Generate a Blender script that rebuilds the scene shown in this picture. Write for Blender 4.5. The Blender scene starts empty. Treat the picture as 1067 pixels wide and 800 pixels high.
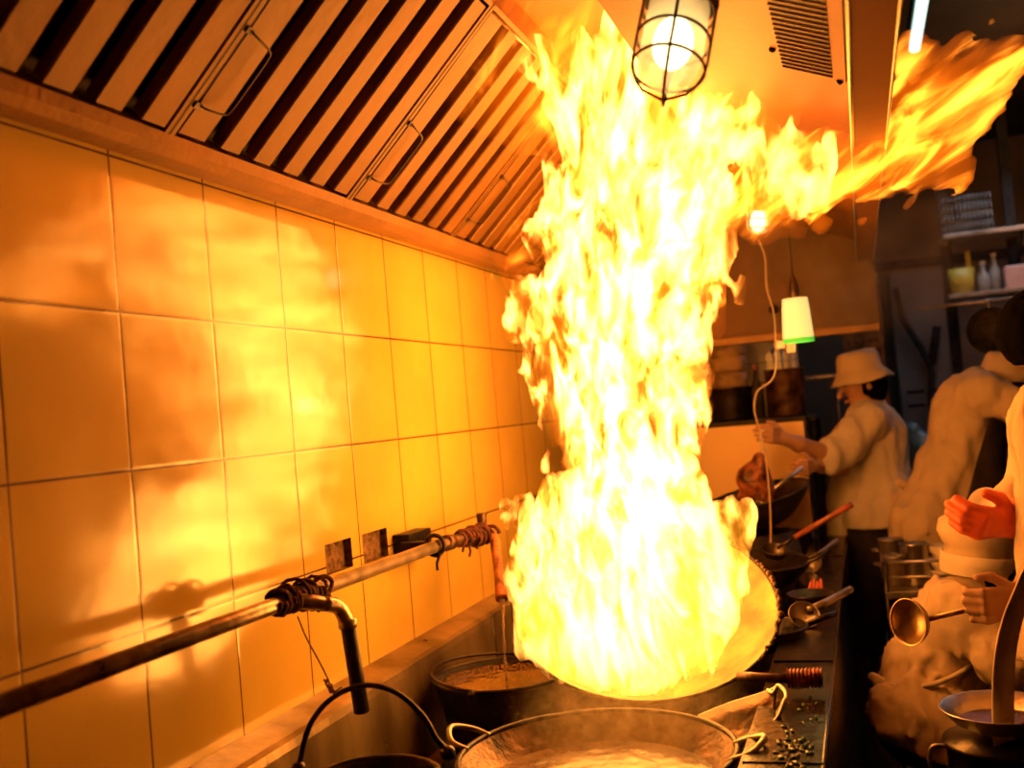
import bpy, bmesh, math, random
import numpy as np
from mathutils import Vector, Matrix, Quaternion
PI = math.pi
random.seed(7)
sc = bpy.context.scene
col = sc.collection

# ------------------------------------------------------------------ camera
C0 = Vector((1.3114, -1.6414, 1.5347))
RIGHT = Vector((0.94499868, 0.31597459, -0.08448401))
UP = Vector((0.0893083, -0.00079089, 0.9960037))
FWD = Vector((-0.31464505, 0.94876732, 0.02896657))
FPX = 1089.29
cd = bpy.data.cameras.new('camera')
cam = bpy.data.objects.new('camera', cd)
col.objects.link(cam)
cd.sensor_width = 36.0
cd.lens = 36.0 * FPX / 1067.0
cd.clip_start = 0.05
cd.dof.use_dof = True
cd.dof.focus_distance = 2.55
cd.dof.aperture_fstop = 2.4
cam.matrix_world = Matrix(((RIGHT.x, UP.x, -FWD.x, C0.x), (RIGHT.y, UP.y, -FWD.y, C0.y), (RIGHT.z, UP.z, -FWD.z, C0.z), (0, 0, 0, 1)))
sc.camera = cam

def at(px, py, X=None, Y=None, Z=None, D=None):
    """point of the room seen at a pixel of the 1067x800 photograph, at a given plane or distance"""
    d = FWD + RIGHT * ((px - 533.5) / FPX) - UP * ((py - 400.0) / FPX)
    if X is not None: s = (X - C0.x) / d.x
    elif Y is not None: s = (Y - C0.y) / d.y
    elif Z is not None: s = (Z - C0.z) / d.z
    else: s = D
    return C0 + d * s

# ------------------------------------------------------------------ world, exposure
w = bpy.data.worlds.new('world'); sc.world = w; w.use_nodes = True
w.node_tree.nodes['Background'].inputs[0].default_value = (0.10, 0.07, 0.05, 1)
w.node_tree.nodes['Background'].inputs[1].default_value = 0.05
sc.view_settings.view_transform = 'Standard'
sc.view_settings.look = 'None'
sc.view_settings.gamma = 1.0
sc.view_settings.use_curve_mapping = False
sc.view_settings.exposure = -0.80
sc.cycles.use_denoising = True
sc.cycles.max_bounces = 7
sc.cycles.diffuse_bounces = 3
sc.cycles.glossy_bounces = 3
sc.cycles.transparent_max_bounces = 12
sc.cycles.volume_bounces = 0
sc.cycles.sample_clamp_indirect = 6.0
sc.cycles.use_adaptive_sampling = True
sc.cycles.adaptive_threshold = 0.02

FIRE = (1.0, 0.20, 0.004)
def lamp(name, kind, loc, energy, color, size=0.1, rot=None, sy=None):
    ld = bpy.data.lights.new(name, kind); ld.energy = energy; ld.color = color
    if kind == 'AREA':
        ld.size = size
        if sy: ld.shape = 'RECTANGLE'; ld.size_y = sy
    else: ld.shadow_soft_size = size
    o = bpy.data.objects.new(name, ld); o.location = loc
    if rot: o.rotation_euler = rot
    col.objects.link(o); return o
# light given off by the burning flame, spread up through its body
for i, (x, y, Y, e, r) in enumerate([(655, 620, 1.15, 2, .13), (650, 420, 1.45, 2, .13), (670, 240, 1.45, 1.5, .12), (930, 150, 1.05, 1.5, .06)]):
    lamp('flame_light', 'POINT', at(x, y, Y=Y), e, FIRE, r)
# cold fluorescent light far back on the right, added warm fill to brighten the back wall
lamp('ceiling_strip_light', 'AREA', (2.2, 4.6, 2.75), 11, (0.55, 0.75, 1.0), 1.4, (0, 0, 0), .3)
lamp('back_wall_fill', 'POINT', (2.3, 4.2, 2.7), 17, (1.0, 0.42, 0.14), .15)

# ------------------------------------------------------------------ materials
M = {}
def nodes_of(name):
    m = bpy.data.materials.new(name); m.use_nodes = True; M[name] = m
    return m, m.node_tree, m.node_tree.nodes['Principled BSDF']
def mat(name, c, rough=.5, metal=0., var=.12, scale=8., bump=.0, bscale=40., coat=0., c2=None, stretch=(1, 1, 1)):
    m, t, b = nodes_of(name)
    tc = t.nodes.new('ShaderNodeTexCoord'); mp = t.nodes.new('ShaderNodeMapping'); mp.inputs['Scale'].default_value = stretch
    t.links.new(tc.outputs['Object'], mp.inputs[0])
    n = t.nodes.new('ShaderNodeTexNoise'); n.inputs['Scale'].default_value = scale; n.inputs['Detail'].default_value = 5
    t.links.new(mp.outputs[0], n.inputs[0])
    r = t.nodes.new('ShaderNodeValToRGB'); r.color_ramp.elements[0].position = .35; r.color_ramp.elements[1].position = .68
    d = c2 or tuple(v * (1 - var * 2) for v in c)
    r.color_ramp.elements[0].color = (*d, 1); r.color_ramp.elements[1].color = (*c, 1)
    t.links.new(n.outputs['Fac'], r.inputs[0]); t.links.new(r.outputs[0], b.inputs['Base Color'])
    b.inputs['Metallic'].default_value = metal; b.inputs['Coat Weight'].default_value = coat
    mr = t.nodes.new('ShaderNodeMapRange'); mr.inputs['To Min'].default_value = max(.03, rough - .08); mr.inputs['To Max'].default_value = min(1, rough + .1)
    t.links.new(n.outputs['Fac'], mr.inputs[0]); t.links.new(mr.outputs[0], b.inputs['Roughness'])
    if bump:
        n2 = t.nodes.new('ShaderNodeTexNoise'); n2.inputs['Scale'].default_value = bscale; n2.inputs['Detail'].default_value = 4
        t.links.new(mp.outputs[0], n2.inputs[0])
        bp = t.nodes.new('ShaderNodeBump'); bp.inputs['Strength'].default_value = bump; bp.inputs['Distance'].default_value = .01
        t.links.new(n2.outputs['Fac'], bp.inputs['Height']); t.links.new(bp.outputs[0], b.inputs['Normal'])
    return m
def emis(name, c, s):
    m, t, b = nodes_of(name)
    b.inputs['Base Color'].default_value = (*[v * .6 for v in c], 1)
    b.inputs['Emission Color'].default_value = (*c, 1); b.inputs['Emission Strength'].default_value = s
    return m
mat('steel', (.62, .58, .52), .32, 1., .12, 5, .15, 60)
mat('brass_steel', (.62, .42, .20), .34, .8, .2, 9, .15, 40)
mat('steel_worn', (.50, .44, .38), .42, .85, .3, 9, .25, 50)
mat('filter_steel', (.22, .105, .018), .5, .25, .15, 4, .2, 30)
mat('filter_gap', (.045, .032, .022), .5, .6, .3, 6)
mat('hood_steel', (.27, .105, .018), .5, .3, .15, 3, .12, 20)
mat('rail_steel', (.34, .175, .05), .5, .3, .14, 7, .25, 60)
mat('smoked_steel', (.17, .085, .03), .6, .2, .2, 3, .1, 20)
mat('black_gloss', (.020, .016, .010), .22, .4, .3, 16, .2, 40)
mat('black_iron', (.022, .018, .016), .42, .7, .3, 14, .3, 60)
mat('soot_iron', (.035, .028, .022), .65, .3, .4, 18, .5, 80)
mat('dark_metal', (.09, .075, .06), .35, .9, .3, 12, .2, 50)
mat('wok_inside', (.45, .24, .07), .55, .25, .35, 10, .3, 40)
mat('brown_metal', (.17, .09, .045), .38, .7, .4, 16, .3, 60)
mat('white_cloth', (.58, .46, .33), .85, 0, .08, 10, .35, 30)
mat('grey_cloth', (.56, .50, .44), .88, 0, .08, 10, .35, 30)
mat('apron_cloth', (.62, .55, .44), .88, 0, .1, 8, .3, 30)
mat('dark_cloth', (.035, .028, .028), .9, 0, .2, 12, .3, 40)
mat('boot_rubber', (.07, .055, .045), .35, 0, .2, 10)
mat('skin', (.46, .25, .16), .55, 0, .1, 14, .1, 80)
mat('hair', (.003, .0025, .002), .9, 0, .2, 40, .3, 120)
mat('red_glove', (.75, .12, .03), .45, 0, .15, 10, .2, 40)
mat('pipe_steel', (.60, .50, .38), .30, .85, .25, 22, .15, 70)
mat('rag', (.16, .035, .02), .85, 0, .45, 45, .9, 90)
mat('rag_orange', (.55, .16, .04), .7, 0, .4, 30, .9, 60, stretch=(1, 1, .25))
mat('rubber_hose', (.035, .022, .015), .5, 0, .3, 20, .3, 60)
mat('plaster', (.30, .17, .08), .95, 0, .35, 60, 1., 90)
mat('copper_grip', (.42, .12, .05), .3, .4, .4, 40, .3, 60)
mat('wood_red', (.38, .10, .045), .45, 0, .3, 14)
mat('meat', (.36, .11, .04), .4, 0, .45, 26, .6, 40)
mat('bamboo', (.42, .26, .11), .6, 0, .3, 10)
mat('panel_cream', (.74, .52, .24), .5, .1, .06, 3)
mat('ceramic', (.62, .56, .46), .35, 0, .1, 8)
mat('yellow_plastic', (.60, .46, .05), .4, 0, .08, 8)
mat('green_plastic', (.04, .30, .12), .4, 0, .1, 8)
mat('pink_plastic', (.62, .38, .34), .5, 0, .1, 8)
mat('blue_plastic', (.10, .26, .32), .4, 0, .35, 12, .8, 14)
mat('glass_bottle', (.30, .34, .36), .15, 0, .1, 8)
mat('back_wall', (.40, .30, .22), .75, 0, .2, 2, .1, 20)
mat('back_cabinet', (.42, .37, .34), .6, 0, .15, 3)
mat('ceiling_dark', (.06, .045, .035), .8, 0, .3, 2)
mat('cable', (.55, .42, .26), .6, 0, .1, 8)
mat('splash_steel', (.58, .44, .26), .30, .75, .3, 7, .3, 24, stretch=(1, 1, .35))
mat('soup', (.12, .045, .012), .28, 0, .5, 9, .35, 22, c2=(.05, .02, .006))
mat('water', (.20, .11, .045), .04, 0, .2, 6, .25, 14, coat=.5)
emis('bulb_glow', (1.0, .76, .34), 14)
emis('bulb_glow_far', (1.0, .74, .34), 9)
emis('shade_glow', (1.0, .80, .25), 1.5)
emis('tube_glow', (.66, .92, .80), 2.6)

for k_ in ('hair', 'dark_cloth'): M[k_].node_tree.nodes['Principled BSDF'].inputs['Specular IOR Level'].default_value = .02
# glazed tiles with grooves along the real tile grid (0.30 m)
def tile_mat(name, axis, c, off, oz, size=.3, rough=.16, groove=(.10, .045, .02), gw=.0045):
    m, t, b = nodes_of(name); N = t.nodes.new; L = t.links.new
    tc = N('ShaderNodeTexCoord'); sp = N('ShaderNodeSeparateXYZ'); L(tc.outputs['Object'], sp.inputs[0])
    def mth(op, a, bb=None, cc=None):
        q = N('ShaderNodeMath'); q.operation = op
        for i, v in enumerate((a, bb, cc)):
            if v is None: continue
            if hasattr(v, 'links') or hasattr(v, 'node'): L(v, q.inputs[i])
            else: q.inputs[i].default_value = v
        return q.outputs[0]
    def edge(s, o):
        u = mth('DIVIDE', mth('SUBTRACT', s, o), size)
        fl = mth('FLOOR', u); fr = mth('SUBTRACT', u, fl)
        return mth('MULTIPLY', mth('MINIMUM', fr, mth('SUBTRACT', 1.0, fr)), size), fl
    e1, f1 = edge(sp.outputs[axis], off); e2, f2 = edge(sp.outputs[2 if axis != 2 else 1], oz)
    d = mth('MINIMUM', e1, e2)
    g = N('ShaderNodeMapRange'); g.inputs['From Min'].default_value = gw * .35; g.inputs['From Max'].default_value = gw * .75; L(d, g.inputs[0])
    cmb = N('ShaderNodeCombineXYZ'); L(f1, cmb.inputs[0]); L(f2, cmb.inputs[1])
    wn = N('ShaderNodeTexWhiteNoise'); L(cmb.outputs[0], wn.inputs['Vector'])
    ns = N('ShaderNodeTexNoise'); ns.inputs['Scale'].default_value = 3.5; ns.inputs['Detail'].default_value = 6; ns.inputs['Roughness'].default_value = .6
    L(tc.outputs['Object'], ns.inputs[0])
    v = mth('ADD', mth('MULTIPLY', wn.outputs['Value'], .10), mth('MULTIPLY', ns.outputs['Fac'], .35))
    v = mth('ADD', v, .72)
    tint = N('ShaderNodeVectorMath'); tint.operation = 'SCALE'; tint.inputs[0].default_value = c; L(v, tint.inputs['Scale'])
    mx = N('ShaderNodeMix'); mx.data_type = 'RGBA'; L(g.outputs[0], mx.inputs[0]); mx.inputs[6].default_value = (*groove, 1); L(tint.outputs[0], mx.inputs[7])
    L(mx.outputs[2], b.inputs['Base Color'])
    # slight waviness of the glaze, and the grease on it
    n2 = N('ShaderNodeTexNoise'); n2.inputs['Scale'].default_value = 7; n2.inputs['Detail'].default_value = 2
    wv = N('ShaderNodeVectorMath'); wv.operation = 'ADD'; L(tc.outputs['Object'], wv.inputs[0]); L(cmb.outputs[0], wv.inputs[1]); L(wv.outputs[0], n2.inputs[0])
    gm = N('ShaderNodeMapRange'); gm.inputs['From Min'].default_value = 0; gm.inputs['From Max'].default_value = gw * 1.6; L(d, gm.inputs[0])
    h = mth('ADD', mth('MULTIPLY', gm.outputs[0], .13), mth('MULTIPLY', n2.outputs['Fac'], .55))
    bp = N('ShaderNodeBump'); bp.inputs['Strength'].default_value = .30; bp.inputs['Distance'].default_value = .01; L(h, bp.inputs['Height']); L(bp.outputs[0], b.inputs['Normal'])
    rr = N('ShaderNodeMapRange'); rr.inputs['From Min'].default_value = .3; rr.inputs['From Max'].default_value = .7
    rr.inputs['To Min'].default_value = rough; rr.inputs['To Max'].default_value = rough + .14; L(ns.outputs['Fac'], rr.inputs[0]); L(rr.outputs[0], b.inputs['Roughness'])
    b.inputs['Specular IOR Level'].default_value = .8; b.inputs['Coat Weight'].default_value = .3; b.inputs['Coat Roughness'].default_value = .05; b.inputs['Coat IOR'].default_value = 1.6
    return m
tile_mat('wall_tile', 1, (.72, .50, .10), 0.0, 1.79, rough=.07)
tile_mat('back_tile', 0, (.62, .55, .45), 0.05, 1.40, .3, .3)
tile_mat('floor_tile', 0, (.055, .06, .055), 0.1, 0.0, .3, .25, (.015, .015, .015), .008)
# floor grid uses X and Y
_t = M['floor_tile'].node_tree
_sp = [n for n in _t.nodes if n.type == 'SEPXYZ'][0]
for l in list(_t.links):
    if l.from_socket == _sp.outputs[2]:
        to = l.to_socket; _t.links.remove(l); _t.links.new(_sp.outputs[1], to)

# ------------------------------------------------------------------ mesh helpers
class MB:
    def __init__(s): s.v = []; s.f = []; s.sm = []
    def add(s, vs, fs, smooth=True):
        o = len(s.v); s.v += [tuple(v) for v in vs]; s.f += [tuple(i + o for i in f) for f in fs]; s.sm += [smooth] * len(fs); return s
    def box(s, lo, hi, bev=0.0):
        x0, y0, z0 = lo; x1, y1, z1 = hi
        if bev <= 0:
            return s.add([(x0, y0, z0), (x1, y0, z0), (x1, y1, z0), (x0, y1, z0), (x0, y0, z1), (x1, y0, z1), (x1, y1, z1), (x0, y1, z1)],
                         [(3, 2, 1, 0), (4, 5, 6, 7), (0, 1, 5, 4), (1, 2, 6, 5), (2, 3, 7, 6), (3, 0, 4, 7)], False)
        bm = bmesh.new(); bmesh.ops.create_cube(bm, size=1)
        for v in bm.verts: v.co = Vector(((lo[0] + hi[0]) / 2 + v.co.x * (hi[0] - lo[0]), (lo[1] + hi[1]) / 2 + v.co.y * (hi[1] - lo[1]), (lo[2] + hi[2]) / 2 + v.co.z * (hi[2] - lo[2])))
        bmesh.ops.bevel(bm, geom=bm.edges[:], offset=bev, segments=2, affect='EDGES', profile=.5)
        bm.verts.index_update(); s.add([v.co[:] for v in bm.verts], [[v.index for v in f.verts] for f in bm.faces], False); bm.free(); return s
    def obox(s, c, ax, ay, az, hx, hy, hz, bev=0.0):
        m = MB().box((-hx, -hy, -hz), (hx, hy, hz), bev)
        c = Vector(c); ax = Vector(ax).normalized(); ay = Vector(ay).normalized(); az = Vector(az).normalized()
        return s.add([c + ax * v[0] + ay * v[1] + az * v[2] for v in m.v], m.f, False)
    def tube(s, pts, r, n=10, cap=True, closed=False):
        pts = [Vector(p) for p in pts]; k = len(pts)
        rs = r if isinstance(r, (list, tuple)) else [r] * k
        vs = []; prev = None
        for i, p in enumerate(pts):
            if closed: t = (pts[(i + 1) % k] - pts[i - 1]).normalized()
            else: t = (pts[min(i + 1, k - 1)] - pts[max(i - 1, 0)]).normalized()
            if prev is None:
                a = Vector((0, 0, 1)) if abs(t.z) < .9 else Vector((1, 0, 0)); nn = t.cross(a).normalized()
            else: nn = (prev - t * prev.dot(t)).normalized()
            prev = nn; b = t.cross(nn)
            for j in range(n):
                a = 2 * PI * j / n; vs.append(p + (nn * math.cos(a) + b * math.sin(a)) * rs[i])
        fs = []
        for i in range(k if closed else k - 1):
            for j in range(n):
                i2 = (i + 1) % k; fs.append((i * n + j, i * n + (j + 1) % n, i2 * n + (j + 1) % n, i2 * n + j))
        if cap and not closed: fs += [tuple(range(n - 1, -1, -1)), tuple(range((k - 1) * n, k * n))]
        return s.add(vs, fs)
    def lathe(s, prof, c=(0, 0, 0), axis=(0, 0, 1), n=48, jit=None):
        """prof: list of (radius, height)"""
        ax = Vector(axis).normalized(); q = Vector((0, 0, 1)).rotation_difference(ax); c = Vector(c); vs = []
        for i, (r, h) in enumerate(prof):
            for j in range(n):
                a = 2 * PI * j / n; rr, hh = (r, h) if jit is None else jit(i, a, r, h)
                vs.append(c + q @ Vector((rr * math.cos(a), rr * math.sin(a), hh)))
        fs = [(i * n + j, i * n + (j + 1) % n, (i + 1) * n + (j + 1) % n, (i + 1) * n + j) for i in range(len(prof) - 1) for j in range(n)]
        if prof[0][0] > 1e-6 and prof[0] == prof[0]: pass
        return s.add(vs, fs)
    def sphere(s, c, r, n=20, sc_=(1, 1, 1), q=None):
        prof = []
        vs = []; m = n // 2
        c = Vector(c)
        for i in range(m + 1):
            th = PI * i / m
            for j in range(n):
                a = 2 * PI * j / n
                v = Vector((math.sin(th) * math.cos(a) * sc_[0], math.sin(th) * math.sin(a) * sc_[1], math.cos(th) * sc_[2])) * r
                if q: v = q @ v
                vs.append(c + v)
        return s.add(vs, [(i * n + j, (i + 1) * n + j, (i + 1) * n + (j + 1) % n, i * n + (j + 1) % n) for i in range(m) for j in range(n)])
    def build(s, name, m, parent=None, weld=True):
        me = bpy.data.meshes.new(name); me.from_pydata(s.v, [], s.f); me.polygons.foreach_set('use_smooth', s.sm)
        if weld:
            bm = bmesh.new(); bm.from_mesh(me); bmesh.ops.remove_doubles(bm, verts=bm.verts, dist=1e-5); bmesh.ops.recalc_face_normals(bm, faces=bm.faces); bm.to_mesh(me); bm.free()
        me.materials.append(M[m] if isinstance(m, str) else m)
        o = bpy.data.objects.new(name, me); col.objects.link(o)
        if parent: o.parent = parent; o.matrix_parent_inverse = pinv(parent)
        return o
def pinv(p):
    """part meshes are built in room coordinates, so only the thing's empty has to be undone"""
    return Matrix.LocRotScale(p.location, p.rotation_euler, p.scale).inverted() if p.type == 'EMPTY' else Matrix.Identity(4)
def thing(name, label, cat, loc, group=None):
    o = bpy.data.objects.new(name, None); o.location = loc; o.empty_display_size = .1; col.objects.link(o)
    o['label'] = label; o['category'] = cat
    if group: o['group'] = group
    return o
def tag(o, label, cat, group=None, kind=None):
    o['label'] = label; o['category'] = cat
    if group: o['group'] = group
    if kind: o['kind'] = kind
    return o
def struct(o): o['kind'] = 'structure'; return o
def cr(pts, n=8):
    """smooth curve through points"""
    P = [Vector(p) for p in pts]; P = [P[0] * 2 - P[1]] + P + [P[-1] * 2 - P[-2]]; out = []
    for i in range(1, len(P) - 2):
        for k in range(n):
            t = k / n; a, b, c, d = P[i - 1], P[i], P[i + 1], P[i + 2]
            out.append(.5 * ((2 * b) + (c - a) * t + (2 * a - 5 * b + 4 * c - d) * t * t + (3 * b - a - 3 * c + d) * t ** 3))
    out.append(P[-2]); return out

# --- numpy distance-field surfaces for flames, bodies and cloth
_rng = np.random.RandomState(3)
_LAT = _rng.rand(32, 32, 32).astype(np.float32)
def vnoise(x, y, z):
    xi = np.floor(x); yi = np.floor(y); zi = np.floor(z)
    fx = x - xi; fy = y - yi; fz = z - zi
    fx = fx * fx * (3 - 2 * fx); fy = fy * fy * (3 - 2 * fy); fz = fz * fz * (3 - 2 * fz)
    a = xi.astype(int) & 31; b = yi.astype(int) & 31; c = zi.astype(int) & 31
    a1 = (a + 1) & 31; b1 = (b + 1) & 31; c1 = (c + 1) & 31
    l = lambda p, q, t: p + (q - p) * t
    return l(l(l(_LAT[a, b, c], _LAT[a1, b, c], fx), l(_LAT[a, b1, c], _LAT[a1, b1, c], fx), fy),
             l(l(_LAT[a, b, c1], _LAT[a1, b, c1], fx), l(_LAT[a, b1, c1], _LAT[a1, b1, c1], fx), fy), fz)
def fbm(x, y, z, o=4):
    s = 0; a = .5
    for i in range(o): s = s + a * vnoise(x * 2 ** i + 7.3 * i, y * 2 ** i + 3.1 * i, z * 2 ** i + 5.7 * i); a *= .5
    return s
def grid(lo, hi, h):
    ax = [np.arange(lo[i], hi[i] + h, h, dtype=np.float32) for i in range(3)]
    return ax, np.meshgrid(*ax, indexing='ij')
def caps(G, lst, k=.03):
    """smooth union of tapered capsules (a, b, ra, rb)"""
    X, Y, Z = G; d = None
    for a, b, ra, rb in lst:
        a = np.array(a, dtype=np.float32); b = np.array(b, dtype=np.float32); ab = b - a; L = float(ab @ ab) + 1e-9
        t = np.clip(((X - a[0]) * ab[0] + (Y - a[1]) * ab[1] + (Z - a[2]) * ab[2]) / L, 0, 1)
        q = np.sqrt((X - a[0] - t * ab[0]) ** 2 + (Y - a[1] - t * ab[1]) ** 2 + (Z - a[2] - t * ab[2]) ** 2) - (ra + (rb - ra) * t)
        if d is None: d = q
        else:
            hh = np.clip(.5 + .5 * (d - q) / k, 0, 1); d = d * (1 - hh) + q * hh - k * hh * (1 - hh)
    return d
def nets(ax, F, name, m, parent=None, minfaces=0):
    """surface of F = 0 as one mesh (surface nets)"""
    F = F.astype(np.float32).copy()
    for s in (0, -1): F[s] = np.maximum(F[s], .01); F[:, s] = np.maximum(F[:, s], .01); F[:, :, s] = np.maximum(F[:, :, s], .01)
    S = F < 0; nx, ny, nz = F.shape
    cs = np.zeros((nx - 1, ny - 1, nz - 1), np.int8)
    for i in (0, 1):
        for j in (0, 1):
            for k in (0, 1): cs += S[i:nx - 1 + i, j:ny - 1 + j, k:nz - 1 + k]
    act = (cs > 0) & (cs < 8); idx = -np.ones(act.shape, np.int64); ii = np.argwhere(act); idx[act] = np.arange(len(ii))
    P = np.zeros((len(ii), 3)); cnt = np.zeros(len(ii)); base = ii
    corners = [(i, j, k) for i in (0, 1) for j in (0, 1) for k in (0, 1)]
    for a in corners:
        for b in corners:
            if sum(abs(a[q] - b[q]) for q in range(3)) != 1 or a > b: continue
            fa = F[base[:, 0] + a[0], base[:, 1] + a[1], base[:, 2] + a[2]]; fb = F[base[:, 0] + b[0], base[:, 1] + b[1], base[:, 2] + b[2]]
            mk = (fa < 0) != (fb < 0); t = np.where(mk, fa / np.where(mk, fa - fb, 1), 0)
            for q in range(3): P[:, q] += np.where(mk, a[q] + t * (b[q] - a[q]), 0)
            cnt += mk
    P = P / cnt[:, None] + base
    V = np.stack([ax[q][0] + P[:, q] * (ax[q][1] - ax[q][0]) for q in range(3)], 1)
    fs = []
    for q in range(3):
        u, v = (q + 1) % 3, (q + 2) % 3
        sl0 = [slice(None)] * 3; sl1 = [slice(None)] * 3; sl0[q] = slice(0, -1); sl1[q] = slice(1, None)
        A = S[tuple(sl0)]; B = S[tuple(sl1)]; e = np.argwhere(A != B); e = e[(e[:, u] > 0) & (e[:, v] > 0)]
        if not len(e): continue
        def cid(du, dv):
            c = e.copy(); c[:, u] -= du; c[:, v] -= dv; return idx[c[:, 0], c[:, 1], c[:, 2]]
        quad = np.stack([cid(1, 1), cid(0, 1), cid(0, 0), cid(1, 0)], 1)
        fl = ~A[e[:, 0], e[:, 1], e[:, 2]]; quad[fl] = quad[fl][:, ::-1]; fs.append(quad)
    Q = np.concatenate(fs) if fs else np.zeros((0, 4), int)
    me = bpy.data.meshes.new(name); me.vertices.add(len(V)); me.vertices.foreach_set('co', V.astype(np.float32).ravel())
    me.loops.add(len(Q) * 4); me.loops.foreach_set('vertex_index', Q.astype(np.int32).ravel())
    me.polygons.add(len(Q)); me.polygons.foreach_set('loop_start', np.arange(0, len(Q) * 4, 4, dtype=np.int32))
    me.polygons.foreach_set('use_smooth', np.ones(len(Q), bool)); me.update(calc_edges=True); me.validate()
    if minfaces:
        bm = bmesh.new(); bm.from_mesh(me); seen = set(); kill = []
        for v in bm.verts:
            if v in seen: continue
            st = [v]; seen.add(v); comp = [v]
            while st:
                for e_ in st.pop().link_edges:
                    for o_ in e_.verts:
                        if o_ not in seen: seen.add(o_); st.append(o_); comp.append(o_)
            if len(comp) < minfaces: kill += comp
        bmesh.ops.delete(bm, geom=kill, context='VERTS'); bm.to_mesh(me); bm.free()
    me.materials.append(M[m] if isinstance(m, str) else m)
    o = bpy.data.objects.new(name, me); col.objects.link(o)
    if parent: o.parent = parent; o.matrix_parent_inverse = pinv(parent)
    return o
def blob(name, m, parent, lst, h=.014, k=.03, wr=0., wsc=(14, 14, 5), clip=None, pad=.05):
    fine = [q for q in lst if max(q[2], q[3]) < .0165 and name in ('body', 'red_glove')]; coarse = [q for q in lst if q not in fine]; lst = coarse + fine
    lo = [min(min(a[i], b[i]) - max(ra, rb) for a, b, ra, rb in lst) - pad for i in range(3)]
    hi = [max(max(a[i], b[i]) + max(ra, rb) for a, b, ra, rb in lst) + pad for i in range(3)]
    ax, G = grid(lo, hi, h); F = caps(G, coarse, k)
    if fine:
        q = caps(G, fine, .0025); hh = np.clip(.5 + .5 * (F - q) / .008, 0, 1); F = F * (1 - hh) + q * hh - .008 * hh * (1 - hh)
    if wr: F = F + (fbm(G[0] * wsc[0], G[1] * wsc[1], G[2] * wsc[2], 3) - .45) * wr
    if clip: F = clip(F, *G)
    return nets(ax, F, name, m, parent)

# ------------------------------------------------------------------ the room
FL = 0.0; CEIL = 3.3
# left tiled wall with two openings knocked through single tiles
RX = 0.0
holes = []
for (q0, q1, q2, q3) in [((338, 568), (366, 557), (368, 590), (340, 600)), ((377, 557), (402, 549), (405, 579), (380, 586))]:
    a = at(*q0, X=0); b = at(*q2, X=0); holes.append((a.y, b.y, b.z, a.z))
ys = sorted([-1.9, 4.2] + [v for h_ in holes for v in h_[:2]]); zs = sorted([0, CEIL] + [v for h_ in holes for v in h_[2:]])
wl = MB()
for i in range(len(ys) - 1):
    for j in range(len(zs) - 1):
        cy = (ys[i] + ys[i + 1]) / 2; cz = (zs[j] + zs[j + 1]) / 2
        if any(h_[0] < cy < h_[1] and h_[2] < cz < h_[3] for h_ in holes): continue
        wl.add([(0, ys[i], zs[j]), (0, ys[i + 1], zs[j]), (0, ys[i + 1], zs[j + 1]), (0, ys[i], zs[j + 1])], [(0, 1, 2, 3)], False)
wl.add([(-.15, -1.9, 0), (-.15, 4.2, 0), (-.15, 4.2, CEIL), (-.15, -1.9, CEIL)], [(3, 2, 1, 0)], False)
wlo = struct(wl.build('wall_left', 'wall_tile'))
for (y0, y1, z0, z1) in holes:
    d = -.022; m_ = MB()
    m_.add([(d, y0, z0), (d, y1, z0), (d, y1, z1), (d, y0, z1)], [(0, 1, 2, 3)], False)
    R4 = [(y0, z0), (y1, z0), (y1, z1), (y0, z1)]
    for i in range(4):
        a, b = R4[i], R4[(i + 1) % 4]
        m_.add([(d, *a), (d, *b), (.0, *b), (.0, *a)], [(0, 1, 2, 3)], False)
    r_ = struct(m_.build('wall_left_recess', 'plaster')); r_.parent = wlo
struct(MB().box((-.2, -2.6, -.1), (4.6, 8.2, 0)).build('floor', 'floor_tile'))
struct(MB().box((-.2, -2.6, CEIL), (4.6, 8.2, CEIL + .1)).build('ceiling', 'ceiling_dark'))
struct(MB().box((-.2, 7.0, 0), (4.6, 7.15, CEIL)).build('wall_back', 'back_wall'))
struct(MB().box((3.6, -2.6, 0), (3.75, 7.0, CEIL)).build('wall_right', 'back_wall'))
struct(MB().box((-.2, -2.7, 0), (4.6, -2.6, CEIL)).build('wall_front', 'back_wall'))
struct(MB().box((-.15, 4.2, 0), (1.0, 4.32, CEIL)).build('wall_partition', 'back_tile'))

# ------------------------------------------------------------------ extraction hood
FA = Vector((.095, 0, 2.118)); FS = Vector((.72, 0, .694)).normalized(); FN = Vector((FS.z, 0, -FS.x)) # slope up and outward, normal towards the room
def fp(y, s, n=0.0): return FA + FS * s + FN * n + Vector((0, y, 0))
FLEN = .62
hood = thing('extraction_hood', 'long stainless extraction hood over the cooking range', 'hood', (.7, 1.4, 2.1))
m_ = MB()  # wall rail: sloping grease gutter
Y0, Y1 = -1.75, 3.42
prof = [(.002, 2.095), (.06, 2.085), (.105, 2.10), (.108, 2.125), (.098, 2.125), (.092, 2.108), (.055, 2.10), (.002, 2.16)]
prof = [(.001, 2.10), (.03, 2.088), (.085, 2.086), (.105, 2.10), (.105, 2.125), (.001, 2.17)]
for i in range(len(prof)):
    a, b = prof[i], prof[(i + 1) % len(prof)]
    m_.add([(a[0], Y0, a[1]), (b[0], Y0, b[1]), (b[0], Y1, b[1]), (a[0], Y1, a[1])], [(0, 1, 2, 3)], False)
m_.build('gutter_rail', 'rail_steel', hood)
m_ = MB()  # canopy shell: back, top, sloping front plenum, underside lip
top = FA + FS * FLEN
shell = [(.0, 2.17), (.0, 2.8), (1.42, 2.8), (1.42, 2.10), (1.345, 2.10), (1.345, 2.20), (.85, 2.41), (.85, 2.62), (top.x, 2.62), (top.x, top.z)]
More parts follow.
